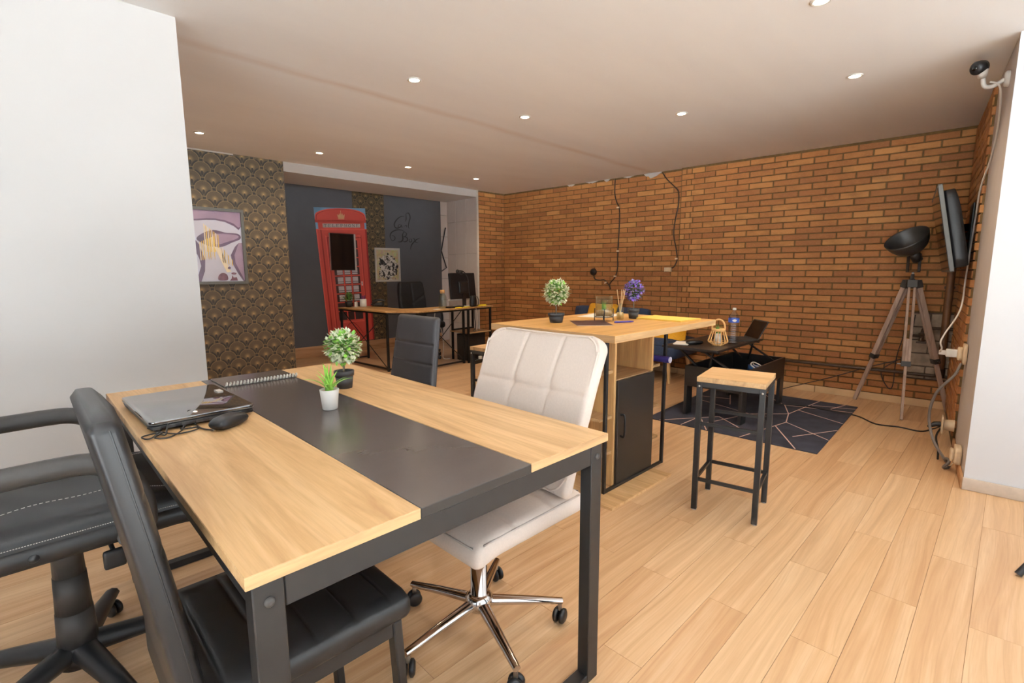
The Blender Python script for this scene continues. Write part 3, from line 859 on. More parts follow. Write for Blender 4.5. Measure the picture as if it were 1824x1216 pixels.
# backrest leaning away from the table, thin padded shell with six panels
bw, bh, bt = .53, .53, .05
rake = math.radians(20)
def wback(p, hx, hy, hz):
    # local: x = thickness (front is -x), y = width, z = height
    y, z = p.y, p.z
    rad = .085
    # rounded top corners
    ay, az = abs(y), z
    if az > hz - rad and ay > hy - rad:
        d = math.hypot(ay - (hy - rad), az - (hz - rad))
        if d > rad:
            f = rad / d; y = math.copysign(hy - rad + (ay - hy + rad) * f, y); z = hz - rad + (az - hz + rad) * f
    y *= 1.0 - .07 * max(0, -z / hz)
    if p.x < 0:
        g = 0
        for k in (-.085, .085): g += math.exp(-abs(p.y - k) / .0055)
        g += math.exp(-abs(p.z - .06) / .0055) * .9
        g += math.exp(-abs(p.z + .19) / .0055) * .9
        g *= .5 if abs(p.y) > hy * .9 else 1.25
        for k in (-.085, .085): g += 1.1 * math.exp(-(((p.y - k) ** 2 + (p.z - .06) ** 2) / .026 ** 2))
        x = p.x + .0065 * g - .016 * (1 - (p.y / hy) ** 2) * (1 - (p.z / hz) ** 2)
    else: x = p.x
    x += .05 * (p.y / hy) ** 2 * -0.55 + .02 * (p.z / hz) ** 2
    return Vector((x, y, z))
mb = MB(); mb.soft((0, 0, 0), (bt, bw, bh), .022, (4, 110, 110), wback)
bo = mb.build('backrest', 'cream_fabric', wc, loc=(.258, 0, .735), rot=(0, rake, 0))
out = []
for (yy, zz_) in rrect(bw - .02, bh - .02, .08, 6):
    p = wback(Vector((-.016, yy, zz_)), bt / 2, bw / 2, bh / 2); out.append((p.x - .010, p.y, p.z))
MB().tube(smooth_path(out, 3, True), .0035, 6, closed=True).build('piping', 'cream_fabric', bo)
out = []
for (xx, yy) in rrect(.455, .46, .05, 5):
    t = max(0, -xx / .235 - .55); out.append((xx + .03, yy, .476 - .10 * t * t))
MB().tube(smooth_path(out, 2, True), .003, 6, closed=True).build('piping', 'cream_seam', wc)
MB().tube([(.05, 0, .41), (.20, 0, .415), (.262, 0, .46), (.285, 0, .58)], .013, 8, flat=1.8).build('back_bracket', 'black_metal', wc)

# black leather armchair at the left end of the table
ac = root('office_armchair', (0.022, 1.83, 0), 0.0, 'black leather office armchair with looped arms beside the white wall', 'chair')
star_base(ac, (71, -1, -73, 143, 215), .325, .115, 'black_plastic', .030, droop=.035, n=8)
MB().lathe([(0, .07), (.05, .07), (.055, .10), (.05, .135), (0, .135)], n=20).build('hub', 'black_plastic', ac)
for z0, z1, r0, r1 in ((.125, .235, .048, .043), (.232, .345, .042, .038), (.342, .47, .037, .033)):
    MB().lathe([(0, z0), (r0, z0), (r1, z1), (0, z1)], n=22).build('column', 'grey_plastic', ac)
MB().box(-.13, .13, -.10, .10, .468, .492).build('seat_plate', 'black_metal', ac)
def aseat(p, hx, hy, hz):
    t = abs(p.x / hx)
    if p.x > 0: p.y *= 1 - .10 * max(0, p.x / hx - .6)
    if p.z > 0:
        p.z += .018 * (1 - (p.x / hx) ** 2) * (1 - (p.y / hy) ** 4)
        p.z += .003 * math.sin(p.x * 34 + 2.0 * math.sin(p.y * 11)) * (1 - (p.y / hy) ** 2)
    t = max(0, p.x / hx - .6); p.z -= .10 * t * t
    return p
MB().soft((.03, 0, .545), (.53, .50, .095), .035, (30, 24, 5), aseat).build('seat', 'black_leather', ac)
def abelt(p, hx, hy, hz):
    if p.x > 0: p.y *= 1 - .10 * max(0, p.x / hx - .6)
    t = max(0, p.x / hx - .6); p.z -= .10 * t * t
    return p
MB().soft((.03, 0, .527), (.548, .518, .058), .02, (20, 8, 3), abelt).build('seat_shell', 'black_leather', ac)
def top_z(x, y):
    lx = (x - .03) / .265; z = .5925 + .018 * (1 - lx * lx) * (1 - (y / .25) ** 4) + .003 * math.sin((x - .03) * 34 + 2 * math.sin(y * 11)) * (1 - (y / .25) ** 2)
    return z - .10 * max(0, lx - .6) ** 2 + .0006
def stitch(pts):
    P = smooth_path([(x, y, 0) for x, y in pts], 14); mb = MB()
    for i in range(0, len(P) - 1):
        a, b = P[i], P[i + 1]; b = a.lerp(b, .6)
        mb.bar((a.x, a.y, top_z(a.x, a.y)), (b.x, b.y, top_z(b.x, b.y)), .0016, .0012)
    return mb
for pts in ([(-.2, -.12), (-.05, -.122), (.10, -.125)], [(.10, -.125), (.105, .02), (.10, .12)], [(.113, -.125), (.118, .02), (.113, .12)], [(.115, -.128), (.19, -.17), (.25, -.19)], [(-.2, .12), (.10, .12)], [(.115, .122), (.19, .165), (.25, .185)]):
    stitch(pts).build('stitching', 'white_cable', ac)
mb = MB()
for i in range(90):
    x = -.2 + i * .0049; mb.bar((x, -.2545, .562 - .10 * max(0, (x - .03) / .265 - .6) ** 2), (x + .003, -.2545, .562 - .10 * max(0, (x + .003 - .03) / .265 - .6) ** 2), .0012, .0012)
mb.build('stitching', 'white_cable', ac)
for x in (-.06, .12):
    MB().lathe([(0, .006), (.009, .004), (.011, 0)], (x, -.259, .527), 12, axis=(0, -1, 0)).build('bolt', 'black_plastic', ac)
for sy in (-1, 1):
    y = sy * .292
    path = [(-.27, y, .60), (-.26, y, .70), (-.21, y, .735), (-.05, y, .742)] + arc_pts((.02, y, .742), (.135, y, .742), (.155, y, .60), 8) + [(.15, y * .97, .535), (.11, y * .88, .505)]
    MB().tube(smooth_path(path, 3), [.017] * 3 + [.021] * (len(smooth_path(path, 3)) - 3), 10, flat=1.25).build('armrest', 'grey_plastic', ac)
def aback(p, hx, hy, hz):
    w = 1 - .10 * (p.z / hz) ** 2; p.y *= w
    p.x += -.05 * (1 - (p.z / hz) ** 2) * 0 + .02 * (p.y / hy) ** 2
    if p.x > 0: p.x += .012 * math.cos(p.z * 22)
    return p
MB().soft((0, 0, 0), (.09, .50, .62), .04, (4, 14, 26), aback).build('backrest', 'black_leather', ac, loc=(-.31, 0, .93), rot=(0, -.16, 0))
MB().bar((-.1, 0, .49), (-.30, 0, .52), .07, .012).build('back_bracket', 'black_metal', ac)
MB().bar((-.30, 0, .51), (-.345, 0, .80), .07, .012, up=(1, 0, 0)).build('back_bracket', 'black_metal', ac)
mb = MB(); mb.tube([(.06, -.09, .485), (.085, -.14, .474), (.09, -.165, .45)], .006, 8); mb.soft((.092, -.170, .425), (.05, .014, .055), .007, (6, 2, 6)); mb.build('height_lever', 'black_plastic', ac)

# ------------------------------------------------------------------ high table with shelves
HZ = .90
ht = root('high_table', (0, 0, 0), 0, 'high oak table with shelf column and black cupboard door', 'table')
HX0, HX1, HY0, HY1 = 1.935, 3.035, 1.275, 2.125
o = MB().box(HX0, HX1, HY0, HY1, HZ - .036, HZ).build('top_board', ['oak_bar', 'oak_edge', 'oak_edge_y'], ht, bevel=.0015, seg=1)
for p in o.data.polygons:
    if abs(p.normal.y) > .9: p.material_index = 1
    elif abs(p.normal.x) > .9: p.material_index = 2
CX0, CX1, CY0, CY1 = 2.222, 2.628, 1.462, 1.94
UZ = HZ - .0365
for x in (CX0, CX1 - .018): MB().box(x, x + .018, CY0, CY1, .018, UZ).build('side_panel', 'oak_cabinet', ht, bevel=.001, seg=1)
MB().box(CX0 + .018, CX1 - .018, CY1 - .02, CY1, .018, UZ).build('back_panel', 'oak_cabinet', ht)
MB().box(CX0 + .018, CX1 - .018, CY0 + .002, CY1 - .02, .60, .616).build('shelf', 'oak_edge', ht)
MB().box(2.01, CX1 - .005, CY0 - .145, CY1 + .05, 0.0, .014).build('base_board', 'oak_top', ht, bevel=.001, seg=1)
for z in (.205, .405, .655):
    MB().box(CX0 - .115, CX0 - .0005, CY0 + .01, CY1 - .02, z, z + .016).build('side_shelf', 'oak_edge', ht)
    MB().box(CX1 + .0005, CX1 + .10, CY0 + .01, CY1 - .02, z - .03, z - .014).build('side_shelf', 'oak_edge', ht)
dr = MB().box(2.238, 2.616, CY0 - .017, CY0 - .001, .02, .612).build('door', 'black_lam', ht, bevel=.0015, seg=1)
mb = MB(); mb.tube(smooth_path([(2.268, CY0 - .017, .30), (2.268, CY0 - .040, .302), (2.268, CY0 - .044, .36), (2.268, CY0 - .040, .418), (2.268, CY0 - .017, .42)], 4), .005, 8, flat=1.3); mb.build('handle', 'black_metal', dr)
for yy in (CY0 - .018, CY1 + .01):
    for x in (2.108, 2.725):
        MB().box(x, x + .018, yy - .009, yy + .009, .016, UZ).build('leg', 'black_metal', ht, bevel=.001, seg=1)
    MB().box(2.126, 2.725, yy - .007, yy + .009, .016, .030).build('foot_bar', 'black_metal', ht)
# things on the high table
vs_ = root('glass_terrarium', (2.505, 1.735, HZ), .3, 'ribbed glass vase with grass and pebbles on black metal stand', 'vase')
prof = [(0, .026), (.050, .026), (.052, .03), (.052, .148), (.0495, .148), (.0495, .031), (0, .030)]
mb = MB(); n_ = 40; pts = []
mb.lathe(prof, n=n_); mb.build('glass', 'clear_glass', vs_)
MB().lathe([(0, .0315), (.048, .0315), (.048, .062), (.02, .066), (0, .064)], n=20).build('pebbles', 'pebble', vs_)
rnd = random.Random(9)
for i in range(34):
    mb = MB(); blade(mb, (rnd.uniform(-.012, .004), rnd.uniform(-.012, .012), .062), rnd.uniform(0, 6.28), rnd.uniform(.05, .5), rnd.uniform(.04, .066), .0016, n=3)
    mb.build('grass_blade', 'leaf_bright', vs_)
for a in (20, 110, 200, 290):
    a = math.radians(a); c, s_ = math.cos(a) * .0555, math.sin(a) * .0555
    MB().cyl((c, s_, 0), (c, s_, .075), .0028, n=8).build('stand_leg', 'black_metal', vs_)
MB().tube([(.0550 * math.cos(k * PI / 12), .0550 * math.sin(k * PI / 12), .024) for k in range(24)], .0024, 6, closed=True).build('stand_ring', 'black_metal', vs_)
rd = root('reed_diffuser', (2.628, 1.70, HZ), 0, 'small glass reed diffuser with four wooden sticks', 'diffuser')
MB().lathe([(0, .002), (.02, .002), (.022, .006), (.022, .068), (.012, .08), (.011, .10), (.009, .10), (.010, .08), (.019, .067), (.019, .006), (0, .005)], n=20).build('bottle', 'clear_glass', rd)
MB().lathe([(0, .0065), (.0185, .0065), (.0185, .045), (0, .045)], n=16).build('liquid', 'bamboo', rd)
for dx, dy in ((-.022, .006), (.02, -.012), (.024, .010), (.018, -.004)):
    MB().cyl((-dx * .2, -dy * .2, .012), (dx * 1.3, dy * 1.3, .185), .0019, n=6).build('reed', 'beech', rd)
mg = root('magazine', (2.325, 1.70, HZ), -.75, 'dark glossy magazine lying open behind the white chair on high table', 'magazine')
MB().box(-.10, 0, -.135, .135, 0, .0022).build('page_block', 'paper', mg); MB().box(0, .10, -.135, .135, 0, .002).build('page_block', 'paper', mg)
MB().box(-.101, .101, -.136, .136, .0022, .003).build('cover', 'magazine_dark', mg)
pn = root('pen', (2.475, 1.575, HZ), -.45, 'violet ballpoint pen on the high table', 'pen')
MB().tube([(-.062, 0, .006), (-.055, 0, .006), (.045, 0, .006), (.06, 0, .006), (.068, 0, .006)], [.0035, .0052, .0052, .004, .001], 10).build('barrel', 'violet_plastic', pn)
MB().bar((-.06, 0, .0118), (-.028, 0, .0118), .003, .0015).build('clip', 'steel', pn)
sh = MB().box(-.148, .148, -.105, .105, 0, .0012).build('paper_sheet', 'paper', loc=(2.78, 1.95, HZ), rot=(0, 0, .2)); tag(sh, 'white printed sheet behind the glass vase on high table', 'paper')
yf = root('document_folder', (2.855, 1.505, HZ), -.05, 'yellow card folder at the corner of high table', 'folder')
MB().box(-.12, .12, -.16, .16, 0, .004).build('back_cover', 'yellow_paper', yf); MB().box(-.105, .115, -.155, .155, .004, .0055).build('paper_insert', 'paper', yf)
MB().box(-.12, .12, -.16, .16, .0055, .008).build('front_cover', 'yellow_paper', yf, bevel=.0005, seg=1)
pr = root('fabric_roll', (2.69, 1.475, .657), 0, 'indigo roll with pale end cap on the side shelf of high table', 'roll')
MB().cyl((0, -.085, .0195), (0, .30, .0195), .0195, n=20).build('roll_body', 'indigo_fabric', pr); MB().cyl((0, -.089, .0195), (0, -.085, .0195), .0185, n=20).build('end_cap', 'pale_cap', pr)

# ------------------------------------------------------------------ bar stools
def bar_stool(loc, rz, label):
    r = root('bar_stool', loc, rz, label, 'stool', 'bar stools with oak seats'); w, H = .305, .685; h = w / 2
    o = MB().box(-h, h, -h, h, H - .024, H).build('seat', ['oak_top', 'oak_edge'], r, bevel=.001, seg=1)
    for p in o.data.polygons:
        if p.normal.z < .9: p.material_index = 1
    k = h - .013
    for sx in (-1, 1):
        for sy in (-1, 1):
            lg = MB().box(sx * k - .0125, sx * k + .0125, sy * k - .0125, sy * k + .0125, .004, H - .0245).build('leg', 'black_metal', r, bevel=.0015, seg=1)
            MB().lathe([(0, 0), (.014, 0), (.014, .005), (0, .005)], (sx * k, sy * k, 0), 10).build('foot_pad', 'steel', lg)
            MB().lathe([(0, .003), (.005, .002), (.006, 0)], (sx * k + sx * .0125, sy * k, H - .045), 8, axis=(sx, 0, 0)).build('bolt', 'steel', lg)
    for sx in (-1, 1):
        MB().box(sx * k - .0115, sx * k + .0115, -k + .0125, k - .0125, H - .049, H - .0245).build('rail', 'black_metal', r, bevel=.001, seg=1)
        MB().box(sx * k - .008, sx * k + .008, -k + .0125, k - .0125, .155, .171).build('foot_rail', 'black_metal', r, bevel=.001, seg=1)
        MB().box(sx * k - .008, sx * k + .008, -k + .0125, k - .0125, .443, .459).build('brace', 'black_metal', r, bevel=.001, seg=1)
        MB().box(-k + .0125, k - .0125, sx * k - .0115, sx * k + .0115, H - .049, H - .0245).build('rail', 'black_metal', r, bevel=.001, seg=1)
        MB().box(-k + .0125, k - .0125, sx * k - .008, sx * k + .008, .155, .171).build('foot_rail', 'black_metal', r, bevel=.001, seg=1)
    return r
bar_stool((2.487, .925, 0), math.radians(10), 'bar stool with oak seat and black steel legs standing on open floor')
bar_stool((2.345, 2.475, 0), math.radians(4), 'bar stool with oak seat half hidden behind the white office chair')

# ------------------------------------------------------------------ rug
rg = root('rug', (4.355, 1.445, 0), math.radians(2.3), 'dark navy rug with thin copper lines under the coffee table', 'rug')
RWX, RWY = .765, .61
MB().box(-RWX, RWX, -RWY, RWY, 0, .007).build('pile', 'rug_pile', rg, bevel=.002, seg=1)
lines = [((-.765, .12), (-.48, .28)), ((-.62, .20), (-.10, .02)), ((-.10, .02), (.12, -.22)), ((-.765, .50), (-.35, .18)), ((-.35, .18), (-.55, -.05)), ((-.10, .02), (.10, .55)), ((-.765, -.12), (-.15, -.27)),
         ((-.15, -.27), (.12, -.22)), ((.12, -.22), (.765, -.32)), ((.12, -.22), (.40, -.12)), ((.40, -.12), (.52, -.61)), ((.40, -.12), (.765, .20)), ((-.15, -.27), (-.42, -.61)), ((-.30, -.23), (-.765, -.48)), ((.10, -.61), (.30, -.25)), ((.52, -.45), (.765, -.52)), ((.10, .25), (.765, .48)), ((.30, .32), (.22, .61)), ((-.5, -.4), (-.12, -.61)), ((.55, -.3), (.66, -.61)), ((-.765, .32), (-.5, .30))]
for a, b in lines: MB().bar((a[0], a[1], .0072), (b[0], b[1], .0072), .008, .0012).build('copper_line', 'rug_line', rg)

# ------------------------------------------------------------------ lift-top coffee table
ct = root('coffee_table', (4.355, 1.625, .0082), 0, 'black lift-top coffee table with its top raised', 'table')
L, Wd, Hc = .98, .47, .415
for sx in (-1, 1):
    MB().box(sx * L / 2 - (.02 if sx > 0 else 0), sx * L / 2 + (.02 if sx < 0 else 0), -Wd / 2, Wd / 2, .245, Hc).build('end_panel', 'black_lam', ct, bevel=.001, seg=1)
    for sy in (-1, 1):
        MB().box(sx * L / 2 - (.10 if sx > 0 else 0), sx * L / 2 + (.10 if sx < 0 else 0), sy * (Wd / 2) - (.025 if sy > 0 else 0), sy * (Wd / 2) + (.025 if sy < 0 else 0), 0, .2445).build('leg', 'black_lam', ct, bevel=.001, seg=1)
for sy in (-1, 1):
    MB().box(-L / 2 + .0205, L / 2 - .0205, sy * Wd / 2 - (.018 if sy > 0 else 0), sy * Wd / 2 + (.018 if sy < 0 else 0), .245, Hc).build('side_panel', 'black_lam', ct, bevel=.001, seg=1)
MB().box(-L / 2 + .0205, L / 2 - .0205, -Wd / 2 + .0185, Wd / 2 - .0185, .245, .26).build('bottom_panel', 'black_lam', ct)
LZ = .5575; ly = .175; lx = -.075
MB().box(-L / 2 + lx, L / 2 + lx, -Wd / 2 + ly, Wd / 2 + ly, LZ, LZ + .018).build('lid', 'black_lam', ct, bevel=.0012, seg=1)
for sx in (-1, 1):
    x = sx * (L / 2 - .06)
    for (y0, y1) in ((.10, .02), (-.13, .10), (.16, .30)):
        MB().bar((x, y0 - .04, Hc - .04), (x + lx, y1 - .02, LZ - .004), .012, .022, up=(1, 0, 0)).build('lift_arm', 'black_metal', ct)
    MB().bar((x + lx, -.05, LZ - .008), (x + lx, .33, LZ - .008), .014, .014).build('lid_rail', 'black_metal', ct)
CTZ = .0082 + LZ + .018
# lantern of bamboo rods with a small plant
ln = root('bamboo_lantern', (4.085, 1.69, CTZ), 0, 'bamboo rod lantern holding a small green plant on coffee table', 'lantern')
MB().lathe([(0, 0), (.045, 0), (.045, .012), (0, .012)], n=24).build('base_ring', 'bamboo', ln)
MB().lathe([(.048, .118), (.054, .118), (.054, .142), (.048, .142), (.048, .118)], n=24).build('top_ring', 'bamboo', ln)
for k in range(16):
    a = 2 * PI * k / 16; c, s_ = math.cos(a), math.sin(a)
    MB().tube([(c * .043, s_ * .043, .008), (c * .076, s_ * .076, .03), (c * .078, s_ * .078, .04), (c * .051, s_ * .051, .125)], .0032, 6).build('rod', 'bamboo', ln)
for z, r_ in ((.036, .0735),): MB().tube([(r_ * math.cos(k * PI / 14), r_ * math.sin(k * PI / 14), z) for k in range(28)], .003, 6, closed=True).build('hoop', 'bamboo', ln)
MB().tube(smooth_path([(.0, -.052, .135), (0, -.05, .17), (0, -.032, .203), (0, 0, .215), (0, .032, .203), (0, .05, .17), (0, .052, .135)], 4), .0042, 8, flat=1.8).build('handle', 'bamboo', ln)
MB().lathe([(0, .013), (.024, .013), (.026, .10), (0, .10)], n=18).build('glass_cup', 'white_plastic', ln)
rnd = random.Random(2)
for k in range(26):
    mb = MB(); blade(mb, (rnd.uniform(-.015, .015), rnd.uniform(-.015, .015), .10), rnd.uniform(0, 6.3), rnd.uniform(.05, .6), rnd.uniform(.06, .092), .004, n=4); mb.build('leaf', 'leaf_mid', ln)
# water bottle
wb_ = root('water_bottle', (4.255, 1.635, CTZ), 0, 'large clear plastic water bottle with blue label', 'bottle')
prof = [(0, .002), (.036, .002), (.042, .01)]
for k in range(9): z = .018 + k * .0175; prof += [(.0425, z), (.0395, z + .008), (.0425, z + .0165)]
prof += [(.043, .18), (.043, .222), (.040, .232), (.030, .252), (.016, .274), (.013, .282), (.013, .290)]
MB().lathe(prof, n=24).build('body', 'clear_plastic', wb_); MB().lathe([(0, .306), (.0145, .306), (.0155, .300), (.0155, .288), (0, .288)], n=18).build('cap', 'white_plastic', wb_)
MB().lathe([(.0438, .184), (.0438, .220)], n=24).build('label', 'label_blue', wb_)
mb = MB()
for a0 in (3.2, 4.6): mb.add([(.0442 * math.cos(a0 + t * .9), .0442 * math.sin(a0 + t * .9), .202 + s_ * .011 * math.sin(PI * t)) for t in [k / 8 for k in range(9)] for s_ in (-1, 1)], [(2 * k, 2 * k + 2, 2 * k + 3, 2 * k + 1) for k in range(8)])
mb.build('label_mark', 'frame_white', wb_)
# open tablet-laptop at the back of the coffee table
tl = root('tablet_laptop', (4.60, 1.71, CTZ), math.radians(135), 'thin open laptop with dark screen at the edge of coffee table', 'laptop')
MB().prism(rrect(.20, .27, .012), 0, .008).build('keyboard_deck', 'grey_plastic', tl, bevel=.001, seg=1)
sc_ = MB().prism(rrect(.185, .27, .012), 0, .007).build('screen_panel', 'grey_plastic', tl, loc=(-.10 + .185 / 2 * math.cos(math.radians(118)), 0, .008 + .185 / 2 * math.sin(math.radians(118))), rot=(0, math.radians(-118), 0), bevel=.001, seg=1)
MB().prism(rrect(.165, .25, .006), .0072, .0078).build('display', 'dark_screen', sc_)
MB().prism(rrect(.165, .25, .006), -.0008, -.0002).build('back_cover', 'dark_screen', sc_)
# small clutter
sg = root('sunglasses_case', (4.02, 1.86, CTZ), -.5, 'black zip pouch beside the bamboo lantern', 'pouch')
MB().soft((0, 0, .018), (.15, .07, .036), .017, (8, 6, 4), lambda p, a, b, c: Vector((p.x, p.y * (1 - .25 * (p.x / a) ** 2), p.z * (1 - .3 * (p.x / a) ** 2) - .1 * c * (p.x / a) ** 2))).build('body', 'black_plastic', sg)
MB().tube([(-.07, -.02, .012), (0, -.033, .02), (.07, -.02, .012)], .0018, 5).build('zip', 'steel', sg)
pd = MB().box(-.09, .09, -.06, .06, 0, .006).build('leaflet_pile', 'paper', loc=(3.99, 1.955, CTZ), rot=(0, 0, .3)); tag(pd, 'thin pile of printed leaflets on the coffee table behind the pouch', 'leaflets')
bx_ = root('power_adapter', (4.42, 1.50, .2684), .5, 'blue power adapter lying inside the open coffee table', 'adapter')
MB().soft((0, 0, .06), (.20, .09, .118), .012, (4, 4, 4)).build('body', 'blue_plastic', bx_)
MB().tube(smooth_path([(-.10, 0, .115), (-.14, .03, .130), (-.10, .05, .150), (-.05, .02, .160), (-.08, -.03, .14), (-.13, -.02, .135), (0, .0, .1225), (.09, 0, .1225)], 6), .005, 6).build('cable', 'white_cable', bx_)

# ------------------------------------------------------------------ navy sofa with yellow cushions
sf = root('sofa', (0, 0, 0), TH, 'low navy velvet sofa against the brick wall behind the high table', 'sofa')
SY0, SY1 = 2.13, 3.75; SX0 = 4.93; SX1 = 5.60
MB().soft(((SX0 + SX1) / 2, (SY0 + SY1) / 2, .345), (SX1 - SX0, SY1 - SY0, .16), .03, (6, 12, 3)).build('seat_base', 'navy_velvet', sf)
MB().soft(((SX0 + SX1) / 2 - .03, (SY0 + SY1) / 2, .435), (SX1 - SX0 - .06, SY1 - SY0 - .01, .075), .03, (8, 16, 3), lambda p, a, b, c: p + Vector((0, 0, .01 * math.sin(p.y * 9) if p.z > 0 else 0))).build('seat_cushion', 'navy_velvet', sf)
MB().soft((0, 0, 0), (.13, SY1 - 2.70, .36), .04, (3, 10, 6)).build('backrest', 'navy_velvet', sf, loc=(SX1 - .10, (2.70 + SY1) / 2, .575), rot=(0, .18, 0))
for x in (SX0 + .10, SX1 - .08):
    for y in (SY0 + .10, SY1 - .10): MB().tube([(x, y, .268), (x + (-.03 if x < 5.2 else .02), y - (.03 if y < 3 else -.03), 0)], [.024, .012], 12).build('leg', 'beech', sf)
def pillow(name, loc, rot, label):
    o = MB().soft((0, 0, 0), (.42, .42, .13), .06, (14, 14, 4), lambda p, a, b, c: Vector((p.x * (1 - .06 * (1 - (p.y / b) ** 2)), p.y * (1 - .06 * (1 - (p.x / a) ** 2)), p.z * (1 - .75 * max(abs(p.x / a), abs(p.y / b)) ** 3)))).build(name, 'yellow_cloth', loc=loc, rot=rot)
    return tag(o, label, 'cushion', 'yellow cushions on the sofa')
pillow('cushion', (5.07, 2.66, .56), (.1, math.radians(-38), .35), 'mustard yellow cushion on the sofa end nearest the coffee table')
pillow('cushion', (5.17, 3.64, .62), (.0, math.radians(-58), .1), 'mustard yellow cushion on the sofa behind the glass vase')

# ------------------------------------------------------------------ tripod lamp
tp = root('tripod_lamp', (5.275, .60, 0), 0, 'floor lamp with grey bowl shade on greyed wooden tripod', 'lamp')
AP = Vector((0, 0, 1.10))
for fx, fy in ((.185, .352), (-.325, -.062), (.205, -.305)):
    ft = Vector((fx, fy, 0)); top = AP + Vector((fx, fy, 0)).normalized() * .035
    d = (ft - top); mid = top + d * .60; sd = d.cross(Vector((0, 0, 1))).normalized()
    lg = MB(); lg.bar(top + sd * .0185, mid + sd * .0185, .017, .036, up=(fx, fy, 0)); lg.build('leg_rail', 'grey_wood', tp, bevel=.001, seg=1)
    lg = MB(); lg.bar(top - sd * .0185, mid - sd * .0185, .017, .036, up=(fx, fy, 0)); lg.build('leg_rail', 'grey_wood', tp, bevel=.001, seg=1)
    MB().bar(top + d * .42, ft + d.normalized() * -.003, .0185, .032, up=(fx, fy, 0)).build('leg_extension', 'grey_wood', tp, bevel=.001, seg=1)
    cl = MB().bar(mid - d.normalized() * .02, mid + d.normalized() * .02, .062, .044, up=(fx, fy, 0)).build('clamp', 'lamp_grey', tp)
    MB().cyl(mid + sd * .02, mid + sd * .055, .005, n=8).build('clamp_knob', 'steel', cl)
    MB().bar(top - d.normalized() * .012, top + d.normalized() * .05, .064, .048, up=(fx, fy, 0)).build('leg_bracket', 'lamp_grey', tp)
MB().lathe([(0, 1.075), (.045, 1.075), (.045, 1.115), (.02, 1.12), (.012, 1.13), (.012, 1.165), (0, 1.165)], n=18).build('head_plate', 'lamp_grey', tp)
nv = Vector((-.52, .33, .79)).normalized(); RC = Vector((-.03, .065, 1.462))
bowl = [(r_ * .86, z_ * .9) for r_, z_ in ((.0, -.165), (.045, -.163), (.09, -.148), (.13, -.115), (.16, -.07), (.178, -.02), (.183, .0), (.180, .0), (.174, -.02), (.156, -.068), (.126, -.112), (.088, -.143), (.045, -.157), (0, -.159))]
MB().lathe(bowl, RC, 40, axis=nv).build('shade', 'lamp_grey', tp)
bb = RC - nv * .148
MB().lathe([(0, -.085), (.036, -.085), (.040, -.03), (.034, .004), (0, .004)], bb, 18, axis=nv).build('socket', 'lamp_grey', tp)
yk = nv.cross(Vector((0, 1, 0))).normalized(); yk = Vector((.71, -.704, 0))
for sg_ in (-1, 1):
    a = bb - nv * .02 + yk * (.048 * sg_)
    MB().bar(a, Vector((0, 0, 1.185)) + yk * (.048 * sg_), .006, .026, up=(.7, .7, 0)).build('yoke_arm', 'lamp_grey', tp)
MB().bar(Vector((0, 0, 1.182)) - yk * .052, Vector((0, 0, 1.182)) + yk * .052, .022, .006).build('yoke_arm', 'lamp_grey', tp)
MB().cyl((0, 0, 1.15), (0, 0, 1.185), .008, n=10).build('pivot', 'steel', tp)
MB().sphere(RC - nv * .118, .02, 14, 9).build('bulb', 'grey_plastic', tp)

# ------------------------------------------------------------------ wall-mounted television by the pier
tv = root('wall_television', (4.80, .405, 1.465), 0, 'large television on an arm bracket by the tripod lamp, seen edge-on', 'television')
TW, THt = 1.0, .575
tilt = math.radians(11); yaw = math.radians(6.9)
def tvpart(mb, name, mat, par=tv, **k):
    o = mb.build(name, mat, par, **k)
    if par is tv: o.rotation_euler = (-tilt, 0, yaw)
    return o
bz = tvpart(MB().prism(rrect(TW, THt, .012), -.012, .012, plane='xz'), 'bezel', 'frame_grey', bevel=.002, seg=1)
MB().prism(rrect(TW - .03, THt - .035, .004), .0121, .0135, plane='xz').build('screen', 'dark_screen', bz)
tvpart(MB().soft((0, -.050, -.008), (TW - .06, .088, THt - .06), .022, (10, 4, 8), lambda p, a, b, c: Vector((p.x, p.y * (1 if p.y > 0 else (1 - .45 * max(0, p.z / c) ** 3)), p.z))), 'back_shell', 'black_plastic')
def wall_y(x): return .094 + math.tan(RT) * (x - 3.594) + .024
mb = MB(); mb.box(-.11, .11, 0, .012, -.19, .19); o = mb.build('wall_plate', 'black_metal', tv, bevel=.003, seg=1); o.location = (.02, wall_y(4.82) - .405 - .001, 0); o.rotation_euler = (0, 0, RT)
MB().bar((.06, wall_y(4.86) - .405 + .01, .03), (-.12, -.075, .02), .03, .05).build('bracket_arm', 'black_metal', tv)
MB().bar((-.02, wall_y(4.78) - .405 + .01, -.03), (.10, -.075, -.03), .03, .05).build('bracket_arm', 'black_metal', tv)

# ------------------------------------------------------------------ pipes, wires and sockets on the brick wall (kept in the wall's own frame)
def in_wall(D, s, z): return Vector((D * math.cos(TH) - s * math.sin(TH), D * math.sin(TH) + s * math.cos(TH), z))
hp = root('heating_pipe', (0, 0, 0), 0, 'dark iron pipe running low along the brick wall', 'pipe')
MB().tube([in_wall(5.555, 2.08, .292), in_wall(5.555, -.02, .292)], .014, 10).build('pipe_run', 'iron_pipe', hp)
for s in (1.5, .55): MB().bar(in_wall(5.56, s, .292), in_wall(5.605, s, .292), .012, .04).build('pipe_clip', 'iron_pipe', hp)
vp = root('drain_pipe', (0, 0, 0), 0, 'upright brown pipe in the corner below the television', 'pipe')
MB().tube([in_wall(5.55, .03, .30), in_wall(5.55, .03, 1.42)], .027, 14).build('pipe_run', 'brown_pipe', vp)
MB().tube([in_wall(5.55, .03, .285), in_wall(5.55, .03, .36)], .034, 14).build('pipe_collar', 'iron_pipe', vp)
